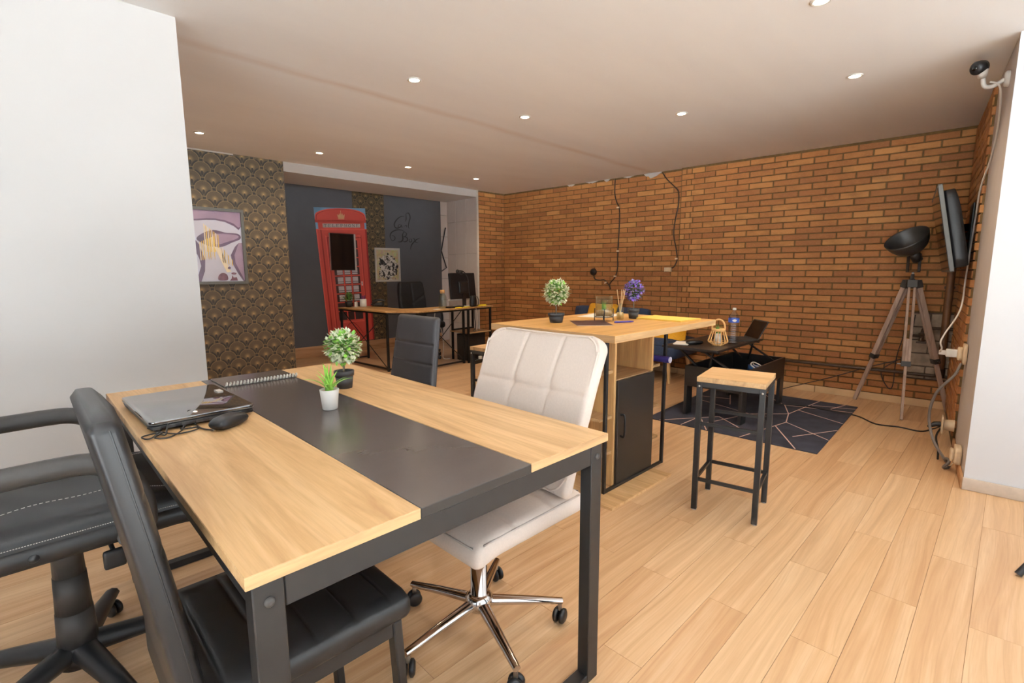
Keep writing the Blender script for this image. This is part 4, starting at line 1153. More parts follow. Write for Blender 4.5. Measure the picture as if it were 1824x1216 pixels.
MB().bar(in_wall(5.55, .03, 1.05), in_wall(5.605, .03, 1.05), .07, .02).build('pipe_clip', 'iron_pipe', vp)
gv = root('gas_valve', (0, 0, 0), 0, 'old iron valve with short pipes on the grey block patch', 'valve')
MB().tube(smooth_path([in_wall(5.545, -.04, .70), in_wall(5.545, .12, .70), in_wall(5.545, .165, .695), in_wall(5.545, .175, .66), in_wall(5.545, .175, .58)], 5), .011, 8).build('pipe_run', 'iron_pipe', gv)
MB().tube([in_wall(5.545, .175, .63), in_wall(5.545, .255, .63)], .011, 8).build('pipe_run', 'iron_pipe', gv)
MB().lathe([(0, -.035), (.024, -.035), (.024, -.02), (.016, -.015), (.016, .015), (.024, .02), (.024, .035), (0, .035)], in_wall(5.545, .175, .62), 12).build('valve_body', 'iron_pipe', gv)
MB().bar(in_wall(5.53, .14, .575), in_wall(5.53, .21, .575), .008, .016).build('lever', 'iron_pipe', gv)
MB().bar(in_wall(5.545, .175, .62), in_wall(5.60, .175, .62), .014, .014).build('bracket', 'iron_pipe', gv)
def wire(name, pts, r, mat, label, D=WD2 - .006, cat='cable'):
    r_ = root(name, (0, 0, 0), 0, label, cat)
    MB().tube(smooth_path([in_wall(D, s, z) for s, z in pts], 5), r, 6).build('lead', mat, r_)
    return r_
w1 = wire('wall_wire', [(3.28, 2.335), (3.28, 2.156), (3.25, 2.05), (3.21, 1.96), (3.205, 1.75), (3.22, 1.40), (3.215, 1.25), (3.245, 1.13), (3.32, 1.04), (3.31, .97)], .007, 'iron_pipe', 'dark cable clipped down the brick wall above the sofa')
for s, z in ((3.225, 1.985), (3.212, 1.45), (3.243, 1.135)): MB().bar(in_wall(WD2 - .016, s - .018, z), in_wall(WD2 - .016, s + .018, z), .008, .018).build('cable_clip', 'beige_plastic', w1)
w2 = wire('wall_wire', [(3.565, 1.13), (3.54, 1.095), (3.47, 1.085), (3.41, 1.09), (3.36, 1.05), (3.32, 1.0)], .007, 'iron_pipe', 'short dark cable curving from the round wall box')
MB().bar(in_wall(WD2 - .016, 3.365, 1.062), in_wall(WD2 - .016, 3.395, 1.045), .008, .016).build('cable_clip', 'beige_plastic', w2)
jb = root('wall_box', (0, 0, 0), 0, 'blackened round electric box on the brick wall', 'box')
MB().lathe([(0, .03), (.035, .03), (.045, .02), (.048, 0)], in_wall(WD2, 3.57, 1.19), 16, axis=(-math.cos(TH), -math.sin(TH), 0)).build('body', 'iron_pipe', jb)
MB().lathe([(0, .004), (.03, .004), (.03, 0)], in_wall(WD2 - .03, 3.57, 1.19), 14, axis=(-math.cos(TH), -math.sin(TH), 0)).build('lid', 'black_plastic', jb)
w3 = wire('wall_wire', [(2.66, 2.335), (2.60, 2.25), (2.50, 2.15), (2.455, 2.09), (2.45, 1.95), (2.485, 1.75), (2.49, 1.6), (2.455, 1.45), (2.44, 1.33), (2.47, 1.25), (2.50, 1.235)], .007, 'iron_pipe', 'dark cable running down beside the brick pilaster')
MB().bar(in_wall(WD2 - .016, 2.43, 1.34), in_wall(WD2 - .016, 2.46, 1.34), .008, .018).build('cable_clip', 'beige_plastic', w3)
so = root('wall_socket', (0, 0, 0), 0, 'small pale socket on the brick wall beside the pilaster', 'socket')
MB().bar(in_wall(WD2 - .015, 2.50, 1.215), in_wall(WD2 - .015, 2.585, 1.215), .03, .052).build('plate', 'beige_plastic', so, bevel=.004, seg=1)
MB().lathe([(.018, 0), (.014, -.008), (0, -.008)], in_wall(WD2 - .031, 2.543, 1.215), 14, axis=(-math.cos(TH), -math.sin(TH), 0)).build('insert', 'white_plastic', so)
# power leads on floor and wall by the tripod
tag(MB().tube(smooth_path([(4.70, 1.42, .012), (4.83, 1.26, .013), (4.815, 1.04, .013), (4.82, .82, .006), (4.66, .66, .006), (4.69, .52, .006), (4.672, .39, .006), (4.79, .33, .01), (4.72, .28, .06), (4.47, .238, .16)], 6), .0055, 6).build('power_lead', 'black_cable'), 'black power lead crossing the rug to the wall sockets', 'cable')
tag(MB().tube(smooth_path([in_wall(5.50, 1.22, .006), in_wall(5.56, 1.15, .03), in_wall(5.575, .82, .17), in_wall(5.575, .53, .31), in_wall(5.575, .32, .40), in_wall(5.575, .27, .45), in_wall(5.58, .25, .62), in_wall(5.58, .235, .81)], 6), .004, 6).build('thin_lead', 'black_cable'), 'thin black lead slung diagonally across the brick wall behind the tripod', 'cable')
tag(MB().tube(smooth_path([in_wall(5.575, .30, .62), in_wall(5.575, .335, .42), in_wall(5.57, .34, .17), in_wall(5.57, .37, .135), in_wall(5.57, .43, .24), in_wall(5.575, .42, .31), in_wall(5.575, .34, .385)], 6), .004, 6).build('looped_lead', 'black_cable'), 'black lead hanging in a loop on the brick wall between tripod legs', 'cable')
# sockets and cables on the return wall (its own frame: t along the wall, o out of it)
def in_ret(t, o, z): return Vector((3.594 + t * math.cos(RT) - o * math.sin(RT), .094 + t * math.sin(RT) + o * math.cos(RT), z))
rnv = (-math.sin(RT), math.cos(RT), 0); rdv = Vector((math.cos(RT), math.sin(RT), 0))
s1 = root('power_socket', in_ret(.70, 0.0, .66), RT, 'beige wall socket with a white plug at mid height', 'socket')
MB().soft((0, .012, 0), (.11, .024, .13), .008, (4, 2, 4)).build('plate', 'beige_plastic', s1); MB().soft((0, .035, 0), (.075, .03, .085), .012, (4, 3, 4)).build('housing', 'beige_plastic', s1)
pg = MB().box(-.02, .02, .045, .105, -.025, .025).build('plug', 'white_plastic', s1, bevel=.004, seg=1); MB().box(-.012, .012, .105, .14, -.014, .014).build('usb_head', 'white_cable', pg, bevel=.002, seg=1)
s2 = root('power_socket', in_ret(.80, .013, .155), RT, 'beige round socket with a black plug near the floor', 'socket')
MB().lathe([(.04, 0), (.036, .05), (.038, .055), (0, .055)], (0, 0, 0), 16, axis=(0, 1, 0)).build('housing', 'beige_plastic', s2); MB().soft((0, .062, 0), (.10, .012, .12), .005, (4, 2, 4)).build('plate', 'beige_plastic', s2)
MB().tube([(0, .068, 0), (0, .10, -.005), (-.02, .135, -.025)], [.018, .018, .008], 10).build('plug', 'black_plastic', s2)
s3 = root('power_socket', in_ret(.26, 0.0, .115), RT, 'beige broken socket box at the foot of the pier', 'socket')
MB().soft((0, .018, 0), (.12, .036, .10), .008, (4, 3, 4)).build('housing', 'beige_plastic', s3); MB().soft((-.02, .045, .0), (.07, .02, .07), .008, (4, 2, 4)).build('cover', 'beige_plastic', s3)
tag(MB().tube(smooth_path([in_ret(.66, .0275, .60), (4.20, .214, .53), (4.20, .291, .40), (4.20, .314, .24), (4.14, .275, .10), (4.02, .215, .04), (3.93, .19, .035)], 6), .0085, 8).build('grey_cable', 'grey_cable'), 'thick grey cable hanging in a bow from the wall socket to the floor', 'cable')
tag(MB().tube(smooth_path([(4.455, .255, .13), (4.25, .27, .10), (4.12, .245, .05), (4.02, .235, .0135)], 6), .006, 6).build('short_lead', 'black_cable'), 'short black lead dropping from the low round socket', 'cable')
cr = root('cable_coil', (3.89, .185, .022), 0, 'small loop of frayed grey cable on the floor at the pier', 'cable')
MB().tube([(.03 * math.cos(a), .012 * math.sin(a * 2), .03 * math.sin(a) + .013) for a in [k * PI / 8 for k in range(16)]], .008, 6, closed=True).build('loop', 'grey_cable', cr)
MB().tube(smooth_path([(.03, 0, .0), (-.05, -.02, .02), (-.07, -.03, .045)], 5), .004, 6).build('frayed_end', 'beige_plastic', cr)
tag(MB().tube(smooth_path([in_ret(.27, .075, 2.205), in_ret(.275, .03, 2.16), in_ret(.50, .006, 2.0), in_ret(.70, .006, 1.86), in_ret(.83, .026, 1.72), in_ret(.95, .026, 1.55), in_ret(1.03, .028, 1.33), (4.55, .235, 1.13), (4.35, .232, .94), (4.22, .285, .79), (4.20, .300, .735), (4.22, .292, .695), (4.25, .30, .67), (4.283, .297, .662)], 6), .0052, 6).build('white_cable', 'white_cable'), 'thin white cable running from the camera down to the white plug', 'cable')
# security camera high on the pier reveal
sc2 = root('security_camera', in_ret(.27, 0.0, 2.235), RT, 'small black and white security camera under the ceiling', 'camera')
MB().lathe([(.042, 0), (.042, .012), (.034, .02), (0, .02)], (0, 0, -.03), 20, axis=(0, 1, 0)).build('base', 'white_plastic', sc2)
MB().tube(smooth_path([(0, .018, -.03), (0, .06, -.055), (-.005, .095, -.05), (-.01, .105, -.01)], 4), .011, 10).build('arm', 'white_plastic', sc2)
MB().soft((-.01, .11, .035), (.075, .045, .085), .022, (6, 5, 6)).build('back_shell', 'white_plastic', sc2)
hd = MB().lathe([(0, .034), (.026, .034), (.034, .024), (.036, 0), (.034, -.02), (0, -.02)], (-.03, .125, .045), 20, axis=(-.75, .62, -.2)).build('head', 'black_plastic', sc2)
MB().lathe([(0, .004), (.012, .003), (.013, 0)], Vector((-.03, .125, .045)) + Vector((-.75, .62, -.2)).normalized() * .034, 14, axis=(-.75, .62, -.2)).build('lens', 'dark_screen', hd)
# lighting stand just outside the picture: one foot reaches in
tf = root('lighting_stand', (2.93, -.36, 0), 0, 'black lighting stand at the right edge, only one foot in the picture', 'stand')
for a in (136, 256, 16):
    a = math.radians(a); MB().tube([(0, 0, .42), (math.cos(a) * .345, math.sin(a) * .345, .008)], .0125, 10).build('leg', 'black_metal', tf)
MB().cyl((0, 0, .36), (0, 0, 1.12), .014, n=12).build('pole', 'black_metal', tf)

# ------------------------------------------------------------------ corner desk in front of the alcove
DZ = .735
dk = root('corner_desk', (0, 0, 0), 0, 'L-shaped desk with oak top and thin black crossed legs', 'desk')
o = MB().prism([(3.01, 6.34), (3.075, 5.24), (3.34, 4.935), (3.74, 4.975), (3.74, 5.42), (3.46, 5.49), (3.44, 6.36)], DZ - .018, DZ).build('top_board', ['oak_desk'], dk, bevel=.001, seg=1)
o = MB().prism([(3.7405, 4.975), (4.665, 5.075), (4.62, 5.46), (3.7405, 5.42)], DZ - .018, DZ).build('top_board', ['oak_desk'], dk, bevel=.001, seg=1)
def post(x, y, z1=DZ - .0185, z0=0): return MB().box(x - .0125, x + .0125, y - .0125, y + .0125, z0, z1).build('leg', 'black_metal', dk)
L1 = [(3.045, 6.32), (3.41, 6.31), (3.10, 5.255), (3.335, 4.975), (4.10, 5.04), (4.20, 5.40), (4.15, 5.0), (4.62, 5.09), (4.59, 5.43)]
for x, y in L1: post(x, y)
def dbar(a, b, w=.02, h=.02, nm='frame_bar'): return MB().bar(a, b, w, h).build(nm, 'black_metal', dk)
dbar((3.045, 6.31, .03), (3.10, 5.265, .03)); dbar((3.10, 5.245, .03), (3.33, 4.985, .03)); dbar((3.345, 4.976, .03), (4.09, 5.04, .03)); dbar((4.16, 5.0, .03), (4.61, 5.088, .03)); dbar((3.06, 6.32, .03), (3.40, 6.31, .03))
dbar((3.045, 6.31, DZ - .03), (3.10, 5.265, DZ - .03)); dbar((3.345, 4.976, DZ - .03), (4.61, 5.088, DZ - .03)); dbar((3.10, 5.245, DZ - .03), (3.33, 4.985, DZ - .03)); dbar((4.61, 5.10, .03), (4.59, 5.42, .03)); dbar((4.20, 5.40, .41), (4.58, 5.43, .41))
for a, b in (((3.047, 6.30, .70), (3.098, 5.28, .04)), ((3.047, 6.30, .04), (3.098, 5.28, .70)), ((3.36, 4.99, .06), (4.08, 5.05, .70)), ((3.36, 4.978, .70), (4.08, 5.038, .06))):
    MB().tube([a, b], .0055, 6).build('cross_brace', 'black_metal', dk)
MB().box(4.165, 4.575, 5.03, 5.415, .385, .40).build('shelf', 'oak_edge', dk)
# things on the desk
def dpot(loc, r, h, mat, par): return MB().lathe([(0, 0), (r * .75, 0), (r, h), (r * .92, h), (r * .9, h * .85), (0, h * .85)], loc, 20).build('pot', mat, par)
pl = root('potted_plant', (3.13, 6.27, DZ), 0, 'bushy little green plant in black pot at the end of corner desk', 'plant')
dpot((0, 0, 0), .048, .075, 'black_pot', pl); rnd = random.Random(6); mb = MB()
for i in range(170):
    a = rnd.uniform(0, 6.28); e = rnd.uniform(.1, 1.2); d = Vector((math.cos(a) * math.sin(e), math.sin(a) * math.sin(e), math.cos(e)))
    leaf(mb, Vector((0, 0, .07)) + d * rnd.uniform(.02, .10), d + Vector((rnd.uniform(-.6, .6), rnd.uniform(-.6, .6), rnd.uniform(-.4, .6))), rnd.uniform(.035, .06), rnd.uniform(.006, .010), rnd.choice((0, 0, 1)))
mb.build('foliage', ['leaf_mid', 'leaf_dark'], pl, kind='stuff')
wcm = root('desk_clock', (3.20, 6.20, DZ), -.8, 'small white stand with a round black dial beside the desk plant', 'clock')
MB().soft((0, 0, .038), (.022, .085, .07), .010, (3, 6, 6)).build('body', 'white_plastic', wcm); MB().lathe([(0, .008), (.027, .008), (.03, 0)], (-.011, 0, .052), 18, axis=(-1, 0, 0)).build('dial', 'black_plastic', wcm)
MB().prism(rrect(.05, .09, .01), 0, .004).build('foot', 'white_plastic', wcm)
pc = root('pen_cup', (3.30, 6.19, DZ), 0, 'white cup full of dark pens on corner desk', 'cup')
MB().lathe([(0, 0), (.042, 0), (.044, .003), (.044, .105), (.041, .105), (.040, .008), (0, .008)], n=24).build('cup', 'white_plastic', pc)
for k in range(6): a = k * 1.05; MB().tube([(math.cos(a) * .012, math.sin(a) * .012, .01), (math.cos(a) * .030, math.sin(a) * .030, .135 + .01 * (k % 3))], .0045, 8).build('pen', 'indigo_fabric', pc)
ph = root('desk_phone', (3.44, 6.06, DZ), -.6, 'black desk phone with handset beside the pen cup', 'phone')
def wedge(p, a, b, c): return Vector((p.x, p.y, p.z * (.62 + .38 * p.x / a)))
MB().soft((0, 0, .035), (.17, .16, .07), .018, (6, 6, 4), wedge).build('base', 'black_plastic', ph); MB().tube(smooth_path([(-.06, -.075, .05), (-.01, -.078, .085), (.05, -.075, .095), (.10, -.07, .075)], 5), [.019, .018, .017] * 5 + [.019], 10).build('handset', 'black_plastic', ph)
MB().box(.0, .06, -.02, .07, .062, .066).build('display', 'beige_plastic', ph)
gb = root('corked_bottle', (3.845, 5.14, DZ), 0, 'clear glass bottle with cork stopper on corner desk', 'bottle')
MB().lathe([(0, .002), (.048, .002), (.052, .01), (.052, .145), (.042, .172), (.030, .182), (.030, .205), (.027, .205), (.027, .183), (.039, .170), (.049, .144), (.049, .012), (0, .008)], n=28).build('body', 'clear_glass', gb)
MB().lathe([(0, .190), (.0268, .190), (.031, .208), (.031, .235), (0, .235)], n=18).build('stopper', 'cork', gb)
mo = root('computer_monitor', (4.27, 5.255, DZ), math.radians(8), 'computer monitor on the corner desk, dark panel with pale base', 'monitor')
pnl = MB().prism(rrect(.49, .345, .012), -.014, .014, plane='xz').build('panel', 'black_plastic', mo, loc=(0, .0, .275), rot=(-.10, 0, 0), bevel=.003, seg=1)
MB().prism(rrect(.475, .325, .004), .0143, .0148, plane='xz').build('screen', 'dark_screen', pnl); MB().soft((0, -.022, -.02), (.20, .03, .16), .012, (5, 3, 5)).build('back_shell', 'black_plastic', pnl)
MB().prism(rrect(.492, .026, .004), -.0145, .0152, plane='xz').build('lower_bezel', 'white_plastic', mo, loc=(0, .017, .095), rot=(-.10, 0, 0))
MB().bar((.0, -.03, .01), (0, -.028, .24), .06, .018, up=(0, 1, 0)).build('stand', 'black_plastic', mo); MB().prism(rrect(.24, .17, .02), 0, .010).build('base', 'white_plastic', mo, bevel=.002, seg=1)
hs = root('headset', (4.235, 5.225, DZ), 0, 'black headset hung over the top of the monitor', 'headset')
MB().tube(smooth_path([(-.10, -.028, .462), (-.085, -.045, .478), (-.03, -.05, .475), (.02, -.055, .44), (.045, -.075, .38), (.05, -.085, .28), (.045, -.105, .17), (.05, -.115, .085)], 6), .0065, 8).build('headband', 'black_plastic', hs)
for p_ in ((-.095, -.032, .468), (-.05, -.05, .452)): MB().sphere(p_, .028, 12, 8, sc=(1, .6, 1)).build('ear_cup', 'black_plastic', hs)
dh = root('phone_dock', (4.31, 5.085, DZ), .2, 'black headset dock in front of the monitor', 'dock')
MB().soft((0, 0, .075), (.11, .06, .145), .02, (5, 4, 6), lambda p, a, b, c: Vector((p.x * (1 - .3 * max(p.z / c, 0)), p.y, p.z))).build('body', 'black_plastic', dh)
MB().tube(smooth_path([(.04, -.03, .14), (.07, -.04, .09), (.075, -.03, .03), (.04, -.035, .01), (-.01, -.04, .03), (-.03, -.035, .10), (.0, -.035, .14)], 5), .005, 6).build('cable', 'black_cable', dh)
kb = root('keyboard', (4.035, 5.125, DZ), math.radians(8), 'black keyboard lying in front of the monitor on corner desk', 'keyboard')
MB().box(-.13, .13, -.05, .05, 0, .014).build('case', 'black_plastic', kb, bevel=.003, seg=1); mb = MB()
for i in range(11):
    for j in range(4): mb.box(-.122 + i * .0222, -.104 + i * .0222, -.046 + j * .0245, -.028 + j * .0245, .0142, .019)
mb.build('keys', 'grey_plastic', kb, kind='stuff')
for k, (x, y, a, lab) in enumerate(((4.02, 5.032, .1, 'yellow sticky note nearest the glass bottle on corner desk'), (4.17, 5.052, .1, 'yellow sticky note in front of the keyboard on corner desk'), (4.43, 5.11, .4, 'yellow sticky note pad near the end of corner desk'), (4.52, 5.13, -.3, 'crumpled yellow note at the end of corner desk'))):
    tag(MB().box(-.045, .045, -.02, .02, 0, .010 if k < 3 else .02).build('sticky_note', 'sticky_yellow', loc=(x, y, DZ), rot=(0, 0, a)), lab, 'note', 'yellow notes on the corner desk')
tag(MB().box(-.05, .05, -.03, .03, 0, .003).build('paper_slip', 'paper', loc=(3.70, 5.06, DZ), rot=(0, 0, .4)), 'white paper slip lying left of the glass bottle on corner desk', 'paper')
tw = root('computer_tower', (4.38, 5.22, 0), math.radians(7), 'black computer tower on the floor under the desk shelf', 'computer')
MB().box(-.18, .18, -.10, .10, .008, .365).build('case', 'black_plastic', tw, bevel=.004, seg=1)
MB().box(-.185, -.181, -.09, .09, .02, .35).build('front_panel', 'grey_plastic', tw)
for sx in (-1, 1):
    for sy in (-1, 1): MB().cyl((sx * .15, sy * .08, 0), (sx * .15, sy * .08, .009), .012, n=8).build('foot', 'black_plastic', tw)
for nm, pts, mt, lab in (('desk_cable', [(4.30, 5.05, .71), (4.29, 5.035, .6), (4.31, 5.04, .47), (4.28, 5.06, .404)], 'black_cable', 'black cable dangling under the corner desk to its shelf'),
                         ('desk_cable', [(4.33, 5.055, .72), (4.35, 5.045, .58), (4.33, 5.04, .46), (4.36, 5.07, .406)], 'white_cable', 'pale cable dangling under the corner desk to its shelf'),
                         ('charger_cable', [(3.97, 5.48, .66), (3.98, 5.5, .55), (4.05, 5.46, .42), (4.09, 5.47, .2), (4.06, 5.44, .03), (4.16, 5.42, .006)], 'white_cable', 'white cable hanging behind the corner desk to the floor')):
    tag(MB().tube(smooth_path(pts, 6), .005, 6).build(nm, mt), lab, 'cable')
ps = root('power_strip', (4.24, 4.92, 0), .25, 'black power strip on the floor beside the computer tower', 'power strip')
MB().box(-.13, .13, -.03, .03, 0, .045).build('body', 'black_plastic', ps, bevel=.004, seg=1)
for k in range(3): MB().lathe([(.018, 0), (.015, -.004), (0, -.004)], (-.08 + k * .075, 0, .0455), 12).build('outlet', 'white_plastic', ps)
MB().box(.035, .075, -.02, .02, .046, .085).build('plug', 'white_plastic', ps, bevel=.004, seg=1)
# office chair behind the corner desk
oc = root('office_chair', (3.98, 5.80, 0), math.radians(-85), 'black office chair behind the corner desk, back to the slate wall', 'chair')
star_base(oc, (12, 84, 156, 228, 300), .29, .105, 'black_plastic', .024, droop=.03)
MB().lathe([(0, .07), (.04, .07), (.04, .12), (.026, .13), (.026, .41), (0, .41)], n=16).build('column', 'black_plastic', oc)
MB().soft((.02, 0, .47), (.48, .49, .10), .045, (12, 12, 4), lambda p, a, b, c: Vector((p.x, p.y * (1 - .12 * (p.x / a) ** 2), p.z))).build('seat', 'black_mesh', oc)
def ocb(p, hx, hy, hz):
    w = 1 - .14 * (p.z / hz) ** 2
    if p.x > 0: p.x -= .012 * math.exp(-(p.y / .012) ** 2) * (1 if p.z > -.05 else .3) + .010 * math.exp(-((p.z + .02 - abs(p.y) * .55) / .012) ** 2)
    return Vector((p.x + .03 * (p.y / hy) ** 2, p.y * w, p.z))
MB().soft((0, 0, 0), (.09, .47, .58), .043, (4, 36, 36), ocb).build('backrest', 'black_mesh', oc, loc=(-.235, 0, .775), rot=(0, -.14, 0))
MB().tube(smooth_path([(-.02, 0, .43), (-.22, 0, .44), (-.265, 0, .52), (-.275, 0, .65)], 4), .016, 8, flat=2.2).build('back_bracket', 'black_metal', oc)
for sy in (-1, 1): MB().tube(smooth_path([(.10, sy * .22, .44), (.10, sy * .28, .50), (.08, sy * .29, .62), (-.02, sy * .29, .66), (-.16, sy * .28, .65), (-.23, sy * .24, .68)], 5), .016, 8).build('armrest', 'black_plastic', oc)

# ------------------------------------------------------------------ pictures and prints
pf = root('framed_picture', (1.405, 5.5, 1.451), 0, 'grey-framed abstract print in mauve and yellow on the fan wallpaper', 'picture')
PWd, PH = .525, .73
for x0, x1, z0, z1 in ((-PWd / 2, PWd / 2, PH / 2 - .028, PH / 2), (-PWd / 2, PWd / 2, -PH / 2, -PH / 2 + .028), (-PWd / 2, -PWd / 2 + .028, -PH / 2 + .028, PH / 2 - .028), (PWd / 2 - .028, PWd / 2, -PH / 2 + .028, PH / 2 - .028)):
    MB().box(x0, x1, -.024, -.001, z0, z1).build('frame_bar', 'frame_grey', pf, bevel=.001, seg=1)
def art(mb, pts, layer, mat):
    """flat outline in picture units (0..1 across, 0..1 up)"""
    w, h = PWd - .054, PH - .054
    mb.add([(-w / 2 + u * w, -.010 - layer * .0004, -h / 2 + v * h) for u, v in pts], [tuple(range(len(pts)))], mat)
mb = MB(); art(mb, [(0, 0), (1, 0), (1, 1), (0, 1)], 0, 0)
def blob(pts): return [(p.x, p.y) for p in smooth_path([(u, v, 0) for u, v in pts], 5, True)]
art(mb, [(0, 1), (1, 1), (1, .80), (.95, .76), (.86, .82), (.70, .865), (.52, .88), (.36, .875), (.2, .86), (0, .85)], 1, 2)
art(mb, [(1, .80), (.95, .745), (.86, .80), (.70, .85), (.52, .87), (.36, .865), (.2, .85), (0, .84), (0, .86), (.2, .872), (.36, .887), (.52, .892), (.70, .877), (.86, .835), (.95, .78)], 2, 1)
art(mb, blob([(.16, .60), (.28, .68), (.48, .73), (.70, .70), (.93, .69), (.97, .62), (.80, .56), (.62, .50), (.44, .49), (.28, .53)]), 3, 1)
art(mb, blob([(.45, .66), (.62, .68), (.90, .67), (.92, .63), (.72, .57), (.5, .53)]), 4, 2)
art(mb, [(0, .70), (.06, .69), (.10, .62), (.20, .52), (.24, .40), (.15, .38), (.06, .44), (0, .52)], 3, 1)
art(mb, [(.14, .40), (.24, .42), (.28, .30), (.26, .15), (.18, .0), (.05, .0), (.14, .10), (.20, .22), (.18, .32)], 4, 1)
art(mb, [(1, .56), (.93, .56), (.85, .48), (.78, .38), (.80, .27), (.88, .14), (.95, .04), (1, 0)], 3, 2)
art(mb, [(.93, .56), (.85, .50), (.76, .38), (.78, .26), (.87, .12), (.97, .0), (1, .0), (.92, .13), (.84, .27), (.83, .38), (.88, .47)], 4, 1)
for k in range(8):
    u = .30 + k * .034; top = .80 - k * .020; art(mb, [(u, .42), (u + .017, .42), (u + .017, top), (u, top + .012)], 5, 3 if k % 2 else 4)
for k in range(8):
    u = .20 + k * .036; art(mb, [(u, .30 + .01 * k), (u + .015, .30), (u + .015, .56 + .012 * k), (u, .55 + .012 * k)], 6, 3 if k % 3 else 4)
art(mb, [(.46, .50), (.58, .47), (.74, .14), (.66, .13)], 7, 4)
for k in range(6):
    u = .60 + k * .034; art(mb, [(u, .28 - k * .01), (u + .014, .27 - k * .01), (u + .014, .48 - k * .035), (u, .50 - k * .035)], 7, 3 if k % 2 else 4)
art(mb, blob([(.50, .02), (.50, .08), (.56, .12), (.63, .115), (.67, .08), (.66, .02)]), 5, 5); art(mb, blob([(.74, .115), (.78, .13), (.84, .12), (.82, .10), (.77, .10)]), 5, 5)
art(mb, [(.70, .01), (.86, .01), (.84, .06), (.78, .055), (.76, .09), (.74, .04)], 5, 5); art(mb, blob([(.68, .19), (.71, .215), (.74, .20), (.72, .175)]), 8, 1)
mb.build('print', ['art_sky', 'art_plum', 'art_mauve', 'art_yellow', 'art_cream', 'art_maroon'], pf)

pk = root('framed_poster', (4.176, 7.0, 1.312), .0, 'white-framed black and white ink poster on colourful ground by the red booth', 'poster')
w, h = .445, .525
for x0, x1, z0, z1 in ((-w / 2, w / 2, h / 2 - .016, h / 2), (-w / 2, w / 2, -h / 2, -h / 2 + .016), (-w / 2, -w / 2 + .016, -h / 2 + .016, h / 2 - .016), (w / 2 - .016, w / 2, -h / 2 + .016, h / 2 - .016)):
    MB().box(x0, x1, -.022, -.002, z0, z1).build('frame_bar', 'frame_white', pk, bevel=.001, seg=1)
MB().box(-w / 2 + .01, w / 2 - .01, -.010, -.003, -h / 2 + .01, h / 2 - .01).build('mat_board', 'frame_white', pk)
MB().box(-w / 2 + .032, w / 2 - .032, -.0108, -.010, -h / 2 + .032, h / 2 - .032).build('print', 'pop_print', pk)

# red telephone booth print stuck on the slate wall, a little crooked
bp = root('booth_poster', (0, 7.0, 0), 0, 'life-size red telephone booth print on the slate wall', 'poster')
QTL, QTR, QBL, QBR = (3.041, 2.10), (3.83, 2.151), (3.165, .161), (3.895, .156)
def bq(u, v, l):
    x = (QBL[0] * (1 - u) + QBR[0] * u) * (1 - v) + (QTL[0] * (1 - u) + QTR[0] * u) * v
    z = (QBL[1] * (1 - u) + QBR[1] * u) * (1 - v) + (QTL[1] * (1 - u) + QTR[1] * u) * v
    return (x, -.0032 - l * .0004, z)
BM = ['booth_sky', 'booth_red', 'booth_red_dark', 'booth_red_light', 'booth_pane', 'booth_pane_dark', 'booth_sign', 'ink', 'gold_print']
pb_ = MB()
def bpoly(pts, l, m): pb_.add([bq(u, v, l) for u, v in pts], [tuple(range(len(pts)))], m)
def brect(u0, u1, v0, v1, l, m): bpoly([(u0, v0), (u1, v0), (u1, v1), (u0, v1)], l, m)
brect(0, 1, 0, 1, 0, 0)
dome = [(.0, .915)] + [(.5 - .49 * math.cos(PI * k / 16), .945 + .052 * math.sin(PI * k / 16)) for k in range(17)] + [(1.0, .915)]
bpoly(dome, 1, 3); bpoly([(.5 + (u - .5) * .97, v - .007) for u, v in dome], 2, 2); bpoly([(.5 + (u - .5) * .95, v - .010) for u, v in dome], 3, 1)
brect(.0, 1.0, .893, .915, 2, 1); brect(.0, 1.0, .907, .910, 3, 2); brect(.0, 1.0, .897, .900, 3, 2)
brect(.045, .96, .845, .895, 2, 1); brect(.0, 1.0, 0, .846, 2, 1); brect(.0, 1.0, .842, .848, 3, 3)
brect(.13, .87, .858, .886, 4, 6)
for u0, u1, m in ((.0, .02, 3), (.075, .10, 2), (.16, .175, 3), (.185, .20, 2), (.86, .875, 2), (.965, 1.0, 2), (.84, .85, 3)): brect(u0, u1, .0, .80 if u0 in (.16, .185, .84, .86) else .842, 3, m)
brect(.16, .87, .79, .80, 3, 3); brect(.185, .86, .782, .79, 3, 2)
# glazing: dark reveal, pale panes, red bars
brect(.26, .78, .17, .775, 4, 5)
nr = 9
for i in range(nr):
    v0 = .175 + i * .0665
    for j in range(3):
        u0 = .31 + j * .155
        brect(u0, u0 + .115, v0 + .006, v0 + .052, 5, 5 if i in (0, 1) else 4)
        if i > 1: brect(u0, u0 + .115, v0 + .016, v0 + .020, 6, 5)
    brect(.26, .78, v0 + .058, v0 + .0665, 6, 1); brect(.26, .78, v0 + .063, v0 + .0665, 7, 3)
for u in (.432, .587): brect(u, u + .026, .17, .775, 7, 1); brect(u, u + .008, .17, .775, 8, 3)
brect(.80, .83, .425, .455, 5, 6); brect(.81, .82, .432, .448, 6, 7)
arc = [(.30 + .45 * t, .06 + .09 * math.sin(PI * t)) for t in [k / 10 for k in range(11)]]
bpoly(arc + [(u, v - .006) for u, v in arc[::-1]], 4, 2); brect(.26, .80, .15, .158, 4, 3)
# crown
cw = [(.44, .925), (.56, .925), (.575, .955), (.545, .945), (.53, .962), (.515, .948), (.50, .972), (.485, .948), (.47, .962), (.455, .945), (.425, .955)]
bpoly(cw, 4, 8); brect(.44, .56, .918, .923, 4, 8); brect(.495, .505, .968, .980, 5, 8)
